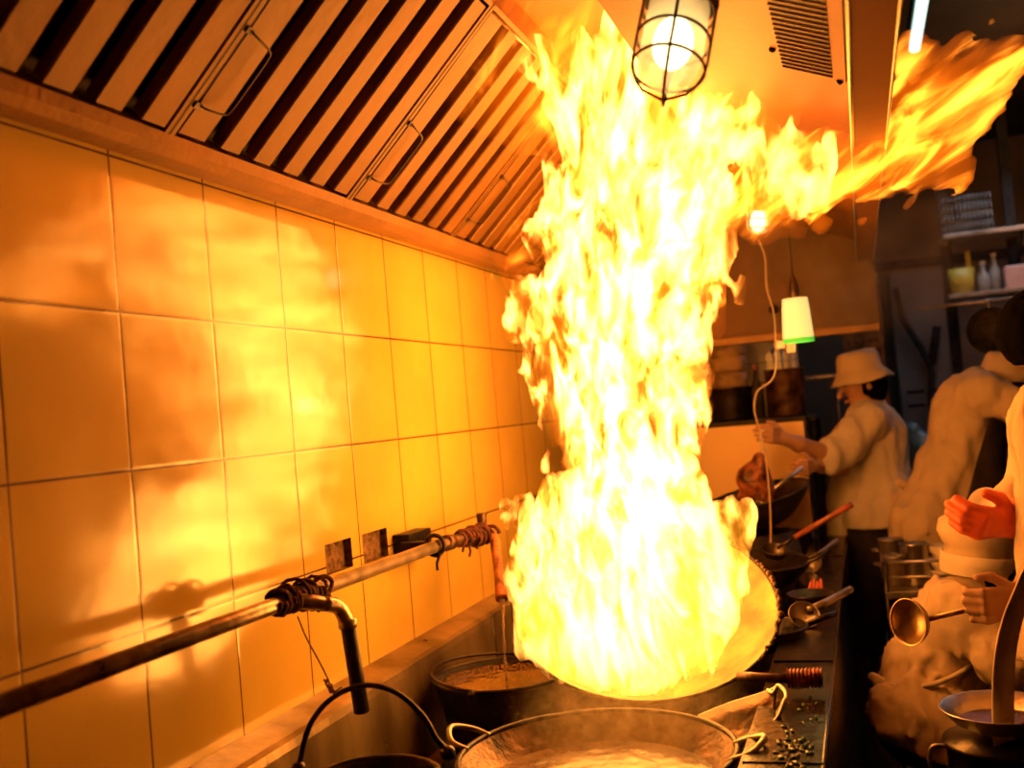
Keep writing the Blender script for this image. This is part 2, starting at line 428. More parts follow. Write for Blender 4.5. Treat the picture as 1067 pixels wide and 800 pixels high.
def wallstrip(mb, a, b, y0=Y0, y1=Y1, thick=0):
    mb.add([(a[0], y0, a[1]), (b[0], y0, b[1]), (b[0], y1, b[1]), (a[0], y1, a[1])], [(0, 1, 2, 3)], False)
for a, b in zip(shell, shell[1:]): wallstrip(m_, a, b)
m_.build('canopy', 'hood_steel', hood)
m_ = MB(); yb = Y1
m_.box((0.02, yb, 1.80), (1.42, yb + .02, 2.8)); m_.build('end_panel', 'smoked_steel', hood)
m_ = MB(); m_.box((0.02, yb - .03, 1.775), (1.42, yb + .035, 1.81), .004); m_.build('end_trim', 'rail_steel', hood)
# lip bead
m_ = MB(); m_.tube([(1.345, Y0, 2.10), (1.345, Y1, 2.10)], .004, 8); m_.tube([(1.42, Y0, 2.10), (1.42, Y1, 2.10)], .003, 8); m_.build('lip_bead', 'steel', hood)
# grille set in the sloping front plenum
PA = Vector((1.345, 0, 2.20)); PS = Vector((-.495, 0, .21)).normalized(); PN = Vector((-.21, 0, -.495)).normalized()
def pp(y, s, n=0.0): return PA + PS * s + PN * n + Vector((0, y, 0))
def slab(mb, y0, y1, s0, s1, n0, n1):
    c = (pp(y0, s0, n0) + pp(y1, s1, n1)) / 2; mb.obox(c, (0, 1, 0), PS, PN, abs(y1 - y0) / 2, abs(s1 - s0) / 2, abs(n1 - n0) / 2)
gy0, gy1 = .06, .74
m_ = MB(); slab(m_, gy0 - .04, gy1 + .03, .002, .165, 0, .006)
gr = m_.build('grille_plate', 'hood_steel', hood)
m_ = MB(); slab(m_, gy0, gy1, .030, .140, .0062, .0075); m_.build('grille_opening', 'filter_gap', gr)
m_ = MB(); n_ = 24
for i in range(n_):
    y = gy0 + (gy1 - gy0) * (i + .5) / n_
    c = pp(y, .085, .0095); m_.obox(c, (0, 1, 0), PS, PN, .0014, .055, .0016)
m_.build('grille_blades', 'rail_steel', gr)
for (y, s_) in [(gy1 + .015, .015), (gy1 - .12, .155), (gy0, .015), (gy0, .155)]: MB().sphere(pp(y, s_, .007), .008, 10).build('screw', 'dark_metal', gr)

# baffle filters: bends of steel sheet with dark channels between, each one lifts out by its wire handle
def baffle(name, y0, y1, label):
    t = thing(name, label, 'filter', tuple(fp(y0, 0)), 'baffle grease filters sloping along the hood')
    def fb(mb, ya, yb, sa, sb, na, nb):
        c = (fp(ya, sa, na) + fp(yb, sb, nb)) / 2; mb.obox(c, (0, 1, 0), FS, FN, abs(yb - ya) / 2, abs(sb - sa) / 2, abs(nb - na) / 2)
    m = MB(); fb(m, y0, y1, 0, FLEN, -.052, -.045); m.build('back_plate', 'filter_gap', t)
    m = MB()
    fb(m, y0, y0 + .012, 0, FLEN, -.045, .003); fb(m, y1 - .012, y1, 0, FLEN, -.045, .003)
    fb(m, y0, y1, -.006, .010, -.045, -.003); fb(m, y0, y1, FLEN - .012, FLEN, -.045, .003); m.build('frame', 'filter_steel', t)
    n = 6; p = (y1 - y0) / n; m = MB()
    for i in range(n):      # U-shaped baffle: flat face towards the room, two returns into the filter
        ya = y0 + p * i + p * .30; yb = y0 + p * i + p * .88; 
        if i == 0: ya = y0 + .015
        pr_ = [(ya + .006, -.032), (ya, -.004), (ya + .003, 0), (yb - .003, 0), (yb, -.004), (yb - .006, -.032)]
        for k in range(5):
            (a, na), (b, nb) = pr_[k], pr_[k + 1]
            m.add([fp(a, .02, na), fp(b, .02, nb), fp(b, FLEN - .02, nb), fp(a, FLEN - .02, na)], [(0, 1, 2, 3)], False)
        # recessed rear baffle seen in the channel
        m.add([fp(yb + .004, .014, -.040), fp(yb + p * .34, .014, -.040), fp(yb + p * .34, FLEN - .014, -.040), fp(yb + .004, FLEN - .014, -.040)], [(0, 1, 2, 3)], False)
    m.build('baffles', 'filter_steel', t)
    ya = y0 + .018; m = MB()
    m.tube(cr([fp(ya, .088, .004), fp(ya + .014, .090, .018), fp(ya + .055, .096, .024), fp(ya + .066, .112, .024), fp(ya + .068, .17, .024), fp(ya + .068, .228, .024), fp(ya + .058, .248, .024), fp(ya + .012, .258, .018), fp(ya, .262, .004)], 5), .0024, 8)
    m.tube([fp(ya, .08, .003), fp(ya, .268, .003)], .002, 6); m.tube([fp(ya, .262, .003), fp(ya - .006, FLEN - .02, .002)], .0016, 6); m.tube([fp(ya, .088, .003), fp(ya - .002, .012, .002)], .0016, 6)
    h = m.build('wire_handle', 'dark_metal', t)
    for sa_ in (.080, .254):
        m = MB(); fb(m, ya - .012, ya + .008, sa_, sa_ + .013, 0, .008); m.build('handle_clip', 'dark_metal', h)
    m = MB(); fb(m, ya - .022, ya - .018, .012, FLEN - .01, .0005, .004); m.build('seam_rod', 'filter_gap', t)
    return t
bl = ['baffle grease filter at the top left corner, cut by the left edge', 'dark baffle grease filter in the upper left, left of the first wire handle',
      'baffle grease filter with the largest wire handle, above the left tiles', 'orange-lit baffle grease filter with the second wire handle, middle of the hood',
      'small far baffle grease filter with a faint handle, beside the flames', 'farthest baffle grease filter, mostly behind the flames']
by = [-1.43, -.69, .049, .789, 1.51, 2.24, 2.97]
for i in range(6): baffle('baffle_filter', by[i] + .002, by[i + 1] - .002, bl[i])

# ------------------------------------------------------------------ cooking range
TR = .60; ST = .85   # low fire deck, raised work strip on the cook's side
rng = thing('cooking_range', 'long stainless wok range running along the tiled wall', 'stove', (.6, 1.2, 0))
RY0, RY1 = -1.55, 3.42
m_ = MB(); m_.box((.09, RY0, .05), (1.05, RY1, TR)); m_.box((1.04, RY0, .05), (1.178, RY1, ST - .004)); m_.build('body', 'dark_metal', rng)
m_ = MB(); m_.box((1.035, RY0, ST - .004), (1.186, RY1, ST), .0015)
for y in (-.6, .35, 1.10, 1.95, 2.8): m_.box((1.04, y, ST), (1.186, y + .006, ST + .003))
m_.tube([(1.186, RY0, ST - .004), (1.186, RY1, ST - .004)], .005, 8)
m_.build('work_strip', 'black_gloss', rng)
# splash back with ledge against the tiles
m_ = MB()
sp_ = [(.001, .90), (.075, .885), (.088, .878), (.092, .86), (.105, TR + .02), (.14, TR + .001), (.001, TR - .1)]
for a, b in zip(sp_, sp_[1:]):
    m_.add([(a[0], RY0, a[1]), (b[0], RY0, b[1]), (b[0], RY1, b[1]), (a[0], RY1, a[1])], [(0, 1, 2, 3)], False)
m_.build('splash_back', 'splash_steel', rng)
for y in (.055, 1.62): MB().tube([(.091, y, .876), (.106, y, TR + .02)], .004, 6).build('splash_seam', 'dark_metal', rng)

def wok_profile(r, dep, th=.003, n=14):
    """inside then outside of a round-bottomed wok of rim radius r"""
    R = (r * r + dep * dep) / (2 * dep); pin = []; a_max = math.asin(min(1, r / R))
    for i in range(n + 1):
        a = a_max * i / n; pin.append((max(R * math.sin(a), 0.0), R - R * math.cos(a) - dep))
    return pin
def wok_part(name, m, parent, c, nrm, r, dep, th=.004, rim=.006, jit=None):
    pin = wok_profile(r, dep); mb = MB(); mb.lathe(pin, c, nrm, 64, jit); o = mb.build(name, m, parent); return o
def add_wok(t, c, nrm, r, dep, m_in, m_out, rimr=.005, jit=None):
    wok_part('inner_surface', m_in, t, c, nrm, r, dep, jit=jit)
    c2 = Vector(c) - Vector(nrm).normalized() * .004
    pin = wok_profile(r + .002, dep + .002); mb = MB(); mb.lathe(pin, c2, nrm, 64, jit); mb.build('outer_shell', m_out, t)
    ax = Vector(nrm).normalized(); q = Vector((0, 0, 1)).rotation_difference(ax); mb = MB()
    pts = [Vector(c) + q @ Vector(((r + .001) * math.cos(2 * PI * k / 64), (r + .001) * math.sin(2 * PI * k / 64), 0)) for k in range(64)]
    mb.tube(pts, rimr, 8, closed=True); mb.build('rim', m_out, t)
def ring(name, c, r, h, parent, m='soot_iron', tw=.02):
    mb = MB(); mb.lathe([(r, 0), (r - .01, h), (r - .01 - tw, h), (r - tw, 0)], c, (0, 0, 1), 40); mb.build(name, m, parent)
def burner(loc, r, label, h=.10):
    t = thing('burner_ring', label, 'burner', loc)
    mb = MB(); mb.lathe([(r + .03, 0), (r + .03, h * .4), (r, h), (r - .02, h), (r - .02, .0)], loc, (0, 0, 1), 40); mb.build('collar', 'soot_iron', t)
    for k in range(8):
        a = 2 * PI * k / 8; MB().obox((loc[0] + math.cos(a) * (r - .03), loc[1] + math.sin(a) * (r - .03), loc[2] + .03), (math.cos(a), math.sin(a), 0), (-math.sin(a), math.cos(a), 0), (0, 0, 1), .025, .005, .03).build('fin', 'black_iron', t)
    return t

# front wok with simmering broth
FWc = Vector((.735, .44, .835)); FWr = .283
burner((.735, .44, TR), .16, 'round iron burner collar under the front wok of broth', .09)
t = thing('front_wok', 'wide iron wok of simmering brown broth at the bottom of the picture', 'wok', (.735, .44, TR + .08))
add_wok(t, FWc, (0, 0, 1), FWr, .155, 'brown_metal', 'black_iron', .006)
def ear(t, c, out, r=.04, m='dark_metal'):
    out = Vector(out).normalized(); tan = Vector((-out.y, out.x, 0)); c = Vector(c)
    mb = MB(); mb.tube(cr([c - tan * r * 1.1 - out * .01, c - tan * r * 1.0 + out * r * .7 + Vector((0, 0, .015)), c + out * r * 1.25 + Vector((0, 0, .03)), c + tan * r * 1.0 + out * r * .7 + Vector((0, 0, .015)), c + tan * r * 1.1 - out * .01], 8), .006, 10)
    mb.build('ear_handle', m, t)
for a in (math.radians(172), math.radians(2)):
    ear(t, FWc + Vector((math.cos(a), math.sin(a), 0)) * FWr, (math.cos(a), math.sin(a), 0), .045, 'steel_worn')
def liquid(name, m, c, r, amp, seed, lab, cat):
    mb = MB(); n = 72; rings = 40; vs = [(c[0], c[1], c[2])]; fs = []
    for i in range(1, rings + 1):
        for j in range(n):
            a = 2 * PI * j / n; rr = r * i / rings; x = c[0] + rr * math.cos(a); y = c[1] + rr * math.sin(a)
            vs.append((x, y, c[2] + amp * (float(fbm(np.array(x * 22 + seed), np.array(y * 22.), np.array(0.5), 3)) - .45) * (1 if i < rings else 0)))
    fs = [(0, 1 + j, 1 + (j + 1) % n) for j in range(n)]
    for i in range(rings - 1):
        for j in range(n): fs.append((1 + i * n + j, 1 + (i + 1) * n + j, 1 + (i + 1) * n + (j + 1) % n, 1 + i * n + (j + 1) % n))
    mb.add(vs, fs); return tag(mb.build(name, m), lab, cat)
liquid('broth', 'soup', (FWc.x, FWc.y, FWc.z - .055), .236, .007, 3, 'brown bubbling broth in the front wok', 'soup')

# the flaming wok, tipped towards the camera
hd = Vector((C0.x - .72, C0.y - 1.1, 0)).normalized()
WT = math.radians(30); WN = (Vector((0, 0, 1)) * math.cos(WT) + hd * math.sin(WT)).normalized(); WN = (WN + Vector((.03, 0, 0))).normalized()
WC = Vector((.722, 1.08, 1.01)); WR = .345
burner((WC.x - .04, WC.y + .06, TR), .20, 'iron burner collar under the flaming wok', .14)
t = thing('flaming_wok', 'large wok tipped towards the viewer and filled with flames', 'wok', (WC.x, WC.y + .05, TR + .14))
_r2 = random.Random(5); _j = [_r2.uniform(-1, 1) for _ in range(64)]
add_wok(t, WC, WN, WR, .16, 'wok_inside', 'black_iron', .005)
# charred splashes standing on the far right of the rim
q_ = Vector((0, 0, 1)).rotation_difference(WN); mb = MB()
def rimp(a, rr=WR): return WC + q_ @ Vector((rr * math.cos(a), rr * math.sin(a), 0))
for k in range(46):
    a = math.radians(-30 + k * 2.0 + _r2.uniform(-.8, .8)); p = rimp(a, WR + _r2.uniform(-.002, .006)); s_ = .003 + .008 * _r2.random() ** 2
    mb.sphere(p + Vector((0, 0, .004)), s_, 8, (1, .7, .6 + 1.1 * _r2.random()))
mb.build('charred_crust', 'brown_metal', t)
hp = at(785, 703, Y=WC.y - .12); mb = MB()
dv = Vector((1, .04, -.01)).normalized()
h0 = rimp(math.radians(-25), WR - .01) ; h1 = Vector((1.03, .955, ST + .05)); h2 = h1 + Vector((.12, .005, 0))
h1 = at(821, 707, Y=.80); h2 = at(857, 706, Y=.80); h0 = at(784, 705, Y=.84)
mb.tube([h0 + (h0 - h1) * .4, h0, h1], .011, 12); mb.build('handle_socket', 'brown_metal', t)
mb = MB(); dd = (h2 - h1); pts = []; rr = []
for i in range(57): pts.append(h1 + dd * (i / 56)); rr.append(.0215 + .0022 * math.cos(i / 56 * 2 * PI * 9))
mb.tube(pts, rr, 16); mb.build('ribbed_grip', 'copper_grip', t)

# pail of water by the wall
BC = Vector((.30, 1.10, .82)); BR = .186
t = thing('water_pail', 'round metal pail brim-full of water under the rag-wrapped tap', 'pail', (BC.x, BC.y, TR))
mb = MB(); mb.lathe([(.001, TR + .004), (BR * .74, TR + .004), (BR * .76, TR + .012), (BR * .99, BC.z - .004), (BR, BC.z), (BR - .006, BC.z), (BR * .98 - .006, BC.z - .02), (BR * .75, TR + .02), (.001, TR + .02)], (BC.x, BC.y, 0), (0, 0, 1), 64)
mb.build('shell', 'soot_iron', t)
mb = MB(); mb.tube([(BC.x + BR * math.cos(2 * PI * k / 64), BC.y + BR * math.sin(2 * PI * k / 64), BC.z) for k in range(64)], .0062, 8, closed=True); mb.build('rolled_rim', 'dark_metal', t)
mb = MB(); pts = []
for k in range(33):   # bail handle lying back on the wall side of the rim
    a = math.radians(85 + 180 * k / 32); pts.append((BC.x + (BR + .006) * math.cos(a), BC.y + (BR + .006) * math.sin(a), BC.z + .006 + .018 * math.sin(PI * k / 32)))
mb.tube(pts, .0045, 8); mb.build('bail_handle', 'dark_metal', t)
for a in (85, 265): MB().sphere((BC.x + (BR + .004) * math.cos(math.radians(a)), BC.y + (BR + .004) * math.sin(math.radians(a)), BC.z - .004), .013, 12).build('bail_lug', 'dark_metal', t)
liquid('water_surface', 'water', (BC.x, BC.y, BC.z - .014), BR - .009, .0022, 9, 'rippling water in the pail reflecting the fire', 'water')

# front pail with its bail standing up
PC = Vector((.335, .215, .845)); PR = .135
t = thing('front_pail', 'dark pail at the bottom edge with its wire bail standing up', 'pail', (PC.x, PC.y, TR))
mb = MB(); mb.lathe([(.001, TR + .004), (PR * .8, TR + .004), (PR, PC.z), (PR - .006, PC.z), (PR * .8 - .006, TR + .02), (.001, TR + .02)], (PC.x, PC.y, 0), (0, 0, 1), 48); mb.build('shell', 'soot_iron', t)
mb = MB(); mb.tube([(PC.x + PR * math.cos(2 * PI * k / 48), PC.y + PR * math.sin(2 * PI * k / 48), PC.z) for k in range(48)], .006, 8, closed=True); mb.build('rolled_rim', 'dark_metal', t)
L_ = at(311, 800, Y=.17); R_ = at(466, 776, Y=.24)
bp_ = [L_, at(322, 757, Y=.18), at(345, 728, Y=.19), at(378, 714, Y=.2), at(412, 721, Y=.21), at(440, 745, Y=.225), at(455, 770, Y=.235), R_ - Vector((0, 0, .01))]
mb = MB(); mb.tube(cr(bp_, 8), .0055, 10); mb.build('bail_handle', 'dark_metal', t)
for q in (R_ - Vector((.0, 0, .015)), L_): MB().sphere(q, .015, 14).build('bail_lug', 'dark_metal', t)

# ------------------------------------------------------------------ water pipe on the wall
PX = .15
def pz(y): return at(0, 735, X=PX).z + (y + .4) * 0.0
pa = at(-40, 750, X=PX); pb = at(452, 570, X=PX); pipe = thing('water_pipe', 'long steel water pipe running level in front of the tiles', 'pipe', tuple(pa))
mb = MB(); mb.tube([pa, pb], .0168, 20); mb.build('pipe_run', 'pipe_steel', pipe)
pc = at(478, 562, X=PX); pd_ = at(503, 553, X=PX)
mb = MB(); mb.tube([pb, pc, pd_], [.0168, .017, .017], 16); mb.sphere(pd_, .024, 14); mb.tube([at(464, 566, X=PX), at(470, 564.5, X=PX)], .023, 16); mb.tube([pd_ + Vector((0, 0, .0)), pd_ + Vector((0, 0, .055))], [.013, .017], 12)
mb.build('end_fitting', 'brown_metal', pipe)
mb = MB(); cc = at(453, 568, X=PX); yv = Vector((0, 1, 0))
mb.tube([cc + Vector((math.cos(a) * .028, 0, math.sin(a) * .028)) for a in [2 * PI * k / 20 for k in range(20)]], .006, 8, closed=True)
bk = at(430, 566, X=.03)
mb.box((.002, bk.y - .075, bk.z - .04), (.055, bk.y + .085, bk.z + .035), .003); mb.box((.05, cc.y - .012, cc.z - .012), (PX - .02, cc.y + .012, cc.z + .012))
mb.tube(cr([cc + Vector((.02, -.01, -.02)), cc + Vector((.012, -.02, -.045)), cc + Vector((.015, -.03, -.065))], 4), .004, 6)
mb.build('wall_bracket', 'black_iron', pipe)
# tee, hose and rag bindings of the near tap
ja = at(285, 628, X=PX); jb = at(322, 620, X=PX); el = at(352, 632, X=.21); eh = at(362, 648, X=.215); et = at(377, 741, X=.215)
mb = MB(); mb.tube([at(300, 625, X=PX), at(332, 628, X=.19), el], [.017, .016, .016], 14); mb.tube(cr([at(338, 629, X=.20), el, eh], 5), .0165, 14); mb.tube([eh + Vector((0, 0, .008)), eh - Vector((0, 0, .012))], .021, 14)
tp = mb.build('tap_elbow', 'pipe_steel', pipe)
mb = MB(); mb.tube([eh, eh * .5 + et * .5, et], [.0165, .017, .0175], 16); mb.build('black_hose', 'rubber_hose', pipe)
def wrap(mb, a, b, r0, turns, rad, seed, n=26):
    R = random.Random(seed); a = Vector(a); b = Vector(b); t = (b - a).normalized(); u = t.cross(Vector((0, 0, 1))).normalized(); v = t.cross(u); pts = []
    for i in range(int(turns * n) + 1):
        f = i / (turns * n); ang = 2 * PI * turns * f; rr = r0 * (1 + .16 * math.sin(ang * .37 + seed)) + R.uniform(-.0015, .0015)
        pts.append(a + (b - a) * (f + .06 * math.sin(ang * .21 + seed)) + (u * math.cos(ang) + v * math.sin(ang)) * rr)
    mb.tube(pts, rad, 7)
mb = MB(); wrap(mb, ja, jb, .021, 7, .006, 1); wrap(mb, ja, jb, .025, 5, .005, 4); wrap(mb, jb, at(338, 626, X=.17), .022, 4, .005, 2); wrap(mb, at(296, 622, X=PX), at(330, 612, X=PX), .027, 3, .004, 6)
mb.tube(cr([jb + Vector((0, 0, .02)), jb + Vector((.02, .03, .035)), jb + Vector((.03, .05, .02)), jb + Vector((.03, .03, -.005))], 5), .005, 7)
tag(mb.build('rag_binding', 'rag'), 'dark red rag strips knotted round the pipe at the near tap', 'rag')
mb = MB(); wrap(mb, pc, pd_ , .021, 9, .0055, 3); wrap(mb, at(492, 560, X=PX), at(512, 556, X=.18), .024, 5, .006, 8)
for k, (x, y) in enumerate([(482, 575), (489, 580), (497, 572)]):
    a = at(x, y - 12, X=PX); mb.tube([a, a + Vector((.004, -.004, -.018)), at(x, y, X=PX)], .0035, 6)
tag(mb.build('rag_binding', 'rag'), 'blackened rag strips knotted round the far end of the pipe', 'rag')
mb = MB(); s0 = at(310, 642, X=.14); s1 = at(332, 688, X=.17); s2 = at(347, 722, Y=.19)
mb.tube(cr([s0, at(319, 664, X=.155), s1, at(341, 706, X=.2), s2], 6), .0016, 6); wrap(mb, at(340, 708, X=.2), s2, .004, 4, .0018, 5); mb.tube([s2, s2 + Vector((.02, 0, .012))], .0018, 5)
tag(mb.build('tie_wire', 'rag'), 'thin red wire tying the front pail bail up to the pipe', 'wire')
# the far tap: orange rag-covered spout and the stream of water
sa = at(503, 556, X=PX); sb = at(515, 562, X=.20); sc1 = at(519, 590, X=.24); sd = at(523, 624, X=.275)
mb = MB(); path = cr([sa, sb, at(517, 572, X=.22), sc1, at(521, 608, X=.26), sd], 6)
mb.tube(path, [.014 + .005 * math.sin(i * .23) * .4 + .004 * (i / len(path)) for i in range(len(path))], 14)
sp_o = mb.build('cloth_spout', 'rag_orange', pipe); sp_o['label'] = 'orange cloth sleeve on the spout'
t_, b_, g_ = nodes_of('water_clear'); g_.inputs['Base Color'].default_value = (.9, .8, .65, 1); g_.inputs['Roughness'].default_value = .05; g_.inputs['Transmission Weight'].default_value = .75; g_.inputs['IOR'].default_value = 1.33
mb = MB(); we = Vector((.305, 1.12, BC.z - .012))
st_ = [sd, sd + Vector((.004, -.01, -.03)), sd * .6 + we * .4, sd * .3 + we * .7, we]
ws = cr(st_, 6); mb.tube(ws, [.009 - .0055 * min(1, i / 8) + .0012 * math.sin(i * 1.3) for i in range(len(ws))], 10)
tag(mb.build('water_stream', 'water_clear'), 'thin stream of water falling from the orange spout into the pail', 'water')

# ------------------------------------------------------------------ lamps
def caged_lamp(base, tip, r, label, glow, energy):
    """vapour-proof lamp: cap and neck at base, glass globe, wire cage of rings and ribs"""
    base = Vector(base); tip = Vector(tip); ax = (tip - base).normalized(); L = (tip - base).length
    q = Vector((0, 0, 1)).rotation_difference(ax); t = thing('caged_lamp', label, 'lamp', tuple(base), 'caged hood lamps')
    mb = MB(); mb.lathe([(.001, -.05), (r * .5, -.05), (r * .55, -.02), (r * 1.05, -.01), (r * 1.08, .02), (r * .9, .035), (.001, .035)], base, ax, 32); mb.build('cap', 'brown_metal', t)
    prof = []
    rg = r * .86
    for i in range(17):
        f = i / 16; z = .03 + (L - .045) * f
        rr = rg * (1 if f < .6 else math.sqrt(max(0, 1 - ((f - .6) / .4) ** 2))); prof.append((max(rr, .0005), z))
    mb = MB(); mb.lathe(prof, base, ax, 32); mb.build('glass_globe', 'lamp_glass', t)
    mb = MB(); mb.sphere(base + ax * (L * .50), r * .56, 24, (1, 1, 1.45), q); mb.build('bulb', glow, t)
    for f in (.20, .48, .74):
        z = L * f; rr = r * (1 if f < .7 else .985); mb = MB(); mb.tube([base + q @ Vector((rr * math.cos(2 * PI * k / 40), rr * math.sin(2 * PI * k / 40), z)) for k in range(40)], r * .045, 8, closed=True); mb.build('cage_ring', 'cage_wire', t)
    for k in range(4):
        a = PI * k / 4 + .5 if False else PI / 2 * k + .62; pts = []
        for i in range(15):
            f = i / 14; z = L * 1.03 * f; rr = r * (1.01 if f < .62 else 1.01 * math.sqrt(max(0, 1 - ((f - .62) / .38) ** 2)))
            pts.append(base + q @ Vector((rr * math.cos(a), rr * math.sin(a), z)))
        mb = MB(); mb.tube(pts, r * .05, 8); mb.build('cage_rib', 'cage_wire', t)
    zt = 2.20 + max(0, 1.345 - base.x) * .4242; mb = MB(); mb.tube([base - ax * .03, base - ax * .06, Vector((base.x - ax.x * .075, base.y - ax.y * .075, zt + .035))], .011, 10); mb.build('stem', 'brown_metal', t)
    ld = lamp('bulb_light', 'POINT', tuple(base + ax * (L * .5)), energy, (1, .45, .08), r * .5); 
    return t
m, t_, b_ = nodes_of('lamp_glass'); t_.nodes.remove(b_)
N = t_.nodes.new; o_ = [n for n in t_.nodes if n.type == 'OUTPUT_MATERIAL'][0]
tr = N('ShaderNodeBsdfTransparent'); gl = N('ShaderNodeBsdfGlossy'); gl.inputs['Roughness'].default_value = .08; tl = N('ShaderNodeBsdfTranslucent'); tl.inputs[0].default_value = (.95, .85, .6, 1)
m1 = N('ShaderNodeMixShader'); m1.inputs[0].default_value = .35; m2 = N('ShaderNodeMixShader'); m2.inputs[0].default_value = .08
t_.links.new(tr.outputs[0], m1.inputs[1]); t_.links.new(tl.outputs[0], m1.inputs[2]); t_.links.new(m1.outputs[0], m2.inputs[1]); t_.links.new(gl.outputs[0], m2.inputs[2]); t_.links.new(m2.outputs[0], o_.inputs[0])
mat('cage_wire', (.16, .08, .035), .5, .4, .3, 30)
LB = at(711, -8, D=1.80); LT = at(691, 101, D=1.72)
caged_lamp(LB, LT, .0615, 'large wire-caged lamp hanging at the top, in front of the flames', 'bulb_glow', 2)
LB2 = at(791, 212, Y=2.75); LT2 = at(789, 248, Y=2.75)
caged_lamp(LB2, LT2, .054, 'small distant wire-caged lamp below the bright arm of flame', 'bulb_glow_far', 2.5)
mb = MB(); mb.tube(cr([at(790, 249, Y=2.76), at(797, 268, Y=2.76), at(799, 300, Y=2.76), at(806, 325, Y=2.76), at(808, 350, Y=2.76), at(808, 385, Y=2.76), at(802, 398, Y=2.76), at(789, 408, Y=2.76), at(786, 425, Y=2.76), at(789, 440, Y=2.76), at(797, 470, Y=2.74), at(802, 520, Y=2.7), at(803, 570, Y=2.68), at(799, 612, Y=2.6)], 6), .0035, 6)
tag(mb.build('electric_cable', 'cable'), 'thin pale cable dangling in waves below the small caged lamp', 'cable')
# hanging shade
GT = at(828, 311, Y=2.6); t = thing('hanging_lamp', 'small yellow-glowing hanging lamp with a green bottom edge', 'lamp', tuple(GT))
mb = MB(); mb.lathe([(.048, 0), (.052, -.04), (.056, -.10), (.059, -.155)], GT, (0, 0, 1), 32); mb.lathe([(.001, .002), (.048, 0)], GT, (0, 0, 1), 32); mb.build('lamp_shade', 'shade_glow', t)
mb = MB(); mb.lathe([(.0595, -.155), (.0605, -.172), (.058, -.172), (.057, -.155)], GT, (0, 0, 1), 32); emis('green_glow', (.12, .75, .05), 1.2); mb.build('shade_rim', 'green_glow', t)
mb = MB(); mb.lathe([(.016, 0), (.022, .02), (.018, .06), (.006, .09)], GT, (0, 0, 1), 16); mb.build('lamp_socket', 'brown_metal', t)
mb = MB(); mb.tube([GT + Vector((0, 0, .08)), GT + Vector((0, 0, .30)), Vector((GT.x, GT.y, 2.315))], .004, 6); mb.build('cord', 'rubber_hose', t)
lamp('shade_light', 'POINT', tuple(GT + Vector((0, -.0, -.24))), 1.0, (1, .75, .25), .04)
# overhead tube
TA = at(953, 50, Z=3.12); TB = at(961, 0, Z=3.12); d_ = (TA - TB)
t = thing('fluorescent_light', 'cold white fluorescent tube on the dark ceiling at the top right', 'light', (TA.x, TA.y, CEIL))
TA2 = Vector((TA.x, TA.y, 3.12)); TB2 = Vector((TA.x, TA.y - 1.2, 3.12))
mb = MB(); mb.tube([TA2, TB2], .026, 14); mb.build('tube', 'tube_glow', t)
mb = MB(); mb.box((TA.x - .03, TB2.y - .03, 3.15), (TA.x + .03, TA2.y + .03, 3.21), .004); mb.build('housing', 'soot_iron', t)
for y in (TB2.y, TA2.y):
    mb = MB(); mb.box((TA.x - .012, y - .012, 3.09), (TA.x + .012, y + .012, 3.16)); mb.build('tube_holder', 'soot_iron', t)
mb = MB(); mb.tube([(TA.x, TB2.y + .3, 3.21), (TA.x, TB2.y + .3, CEIL)], .006, 6); mb.tube([(TA.x, TA2.y - .3, 3.21), (TA.x, TA2.y - .3, CEIL)], .006, 6); mb.build('hanger', 'soot_iron', t)

# ------------------------------------------------------------------ woks and tools further along the range
burner((.80, 2.28, TR), .19, 'sooty burner collar under the empty far wok', .17)
t = thing('empty_wok', 'empty black wok on the range between the fire and the tipped far wok', 'wok', (.80, 2.28, TR + .17))
W3 = Vector((.80, 2.28, .93)); add_wok(t, W3, (.05, 0, 1), .285, .15, 'black_iron', 'soot_iron', .005)
ear(t, W3 + Vector((.285, 0, -.01)), (1, 0, 0), .045); ear(t, W3 - Vector((.285, 0, -.01)), (-1, 0, 0), .045)
burner((.83, 2.98, TR), .17, 'tall burner collar under the far wok at the steel panel', .34)
t = thing('far_wok', 'black wok at the steel panel with meat being lowered into it', 'wok', (.83, 2.98, TR + .33))
W2 = Vector((.835, 2.98, 1.095)); N2 = Vector((-.20, -.12, 1)).normalized(); add_wok(t, W2, N2, .235, .14, 'dark_metal', 'soot_iron', .005)
ear(t, W2 + Vector((-.235, 0, -.045)), (-1, 0, 0), .035, 'brown_metal')
mb = MB(); # upswept lip on the far side
mb.add([W2 + Vector((.10, .12, .03)), at(838, 497, Y=2.98), at(828, 519, Y=2.95), W2 + Vector((.12, -.02, .0))], [(0, 1, 2, 3)], False)
# meat on a hook
YM = 2.95
P = lambda x, y: tuple(at(x, y, Y=YM))
mo = blob('roast_meat', 'meat', None, [(P(790, 483), P(784, 500), .035, .062), (P(784, 500), P(790, 525), .062, .05), (P(795, 495), P(797, 512), .04, .04), (P(776, 520), P(772, 530), .03, .02), (P(790, 484), P(793, 478), .02, .015)], .007, .03, .03, (22, 22, 22))
tag(mo, 'lumpy piece of brown meat held over the far wok', 'meat')
mb = MB(); hk = [at(797, 447, Y=2.95), at(792, 452, Y=2.95), at(793, 462, Y=2.95), at(800, 470, Y=2.95), at(806, 484, Y=2.95), at(803, 490, Y=2.95), at(796, 484, Y=2.95), at(794, 470, Y=2.95), at(794, 455, Y=2.95)]
mb.tube(cr(hk, 6), .0028, 6); mb.tube([at(794, 468, Y=2.95), at(791, 486, Y=2.95)], .0028, 6)
tag(mb.build('wire_hook', 'steel'), 'thin wire hook pinched in the left cook\'s raised hand', 'hook')
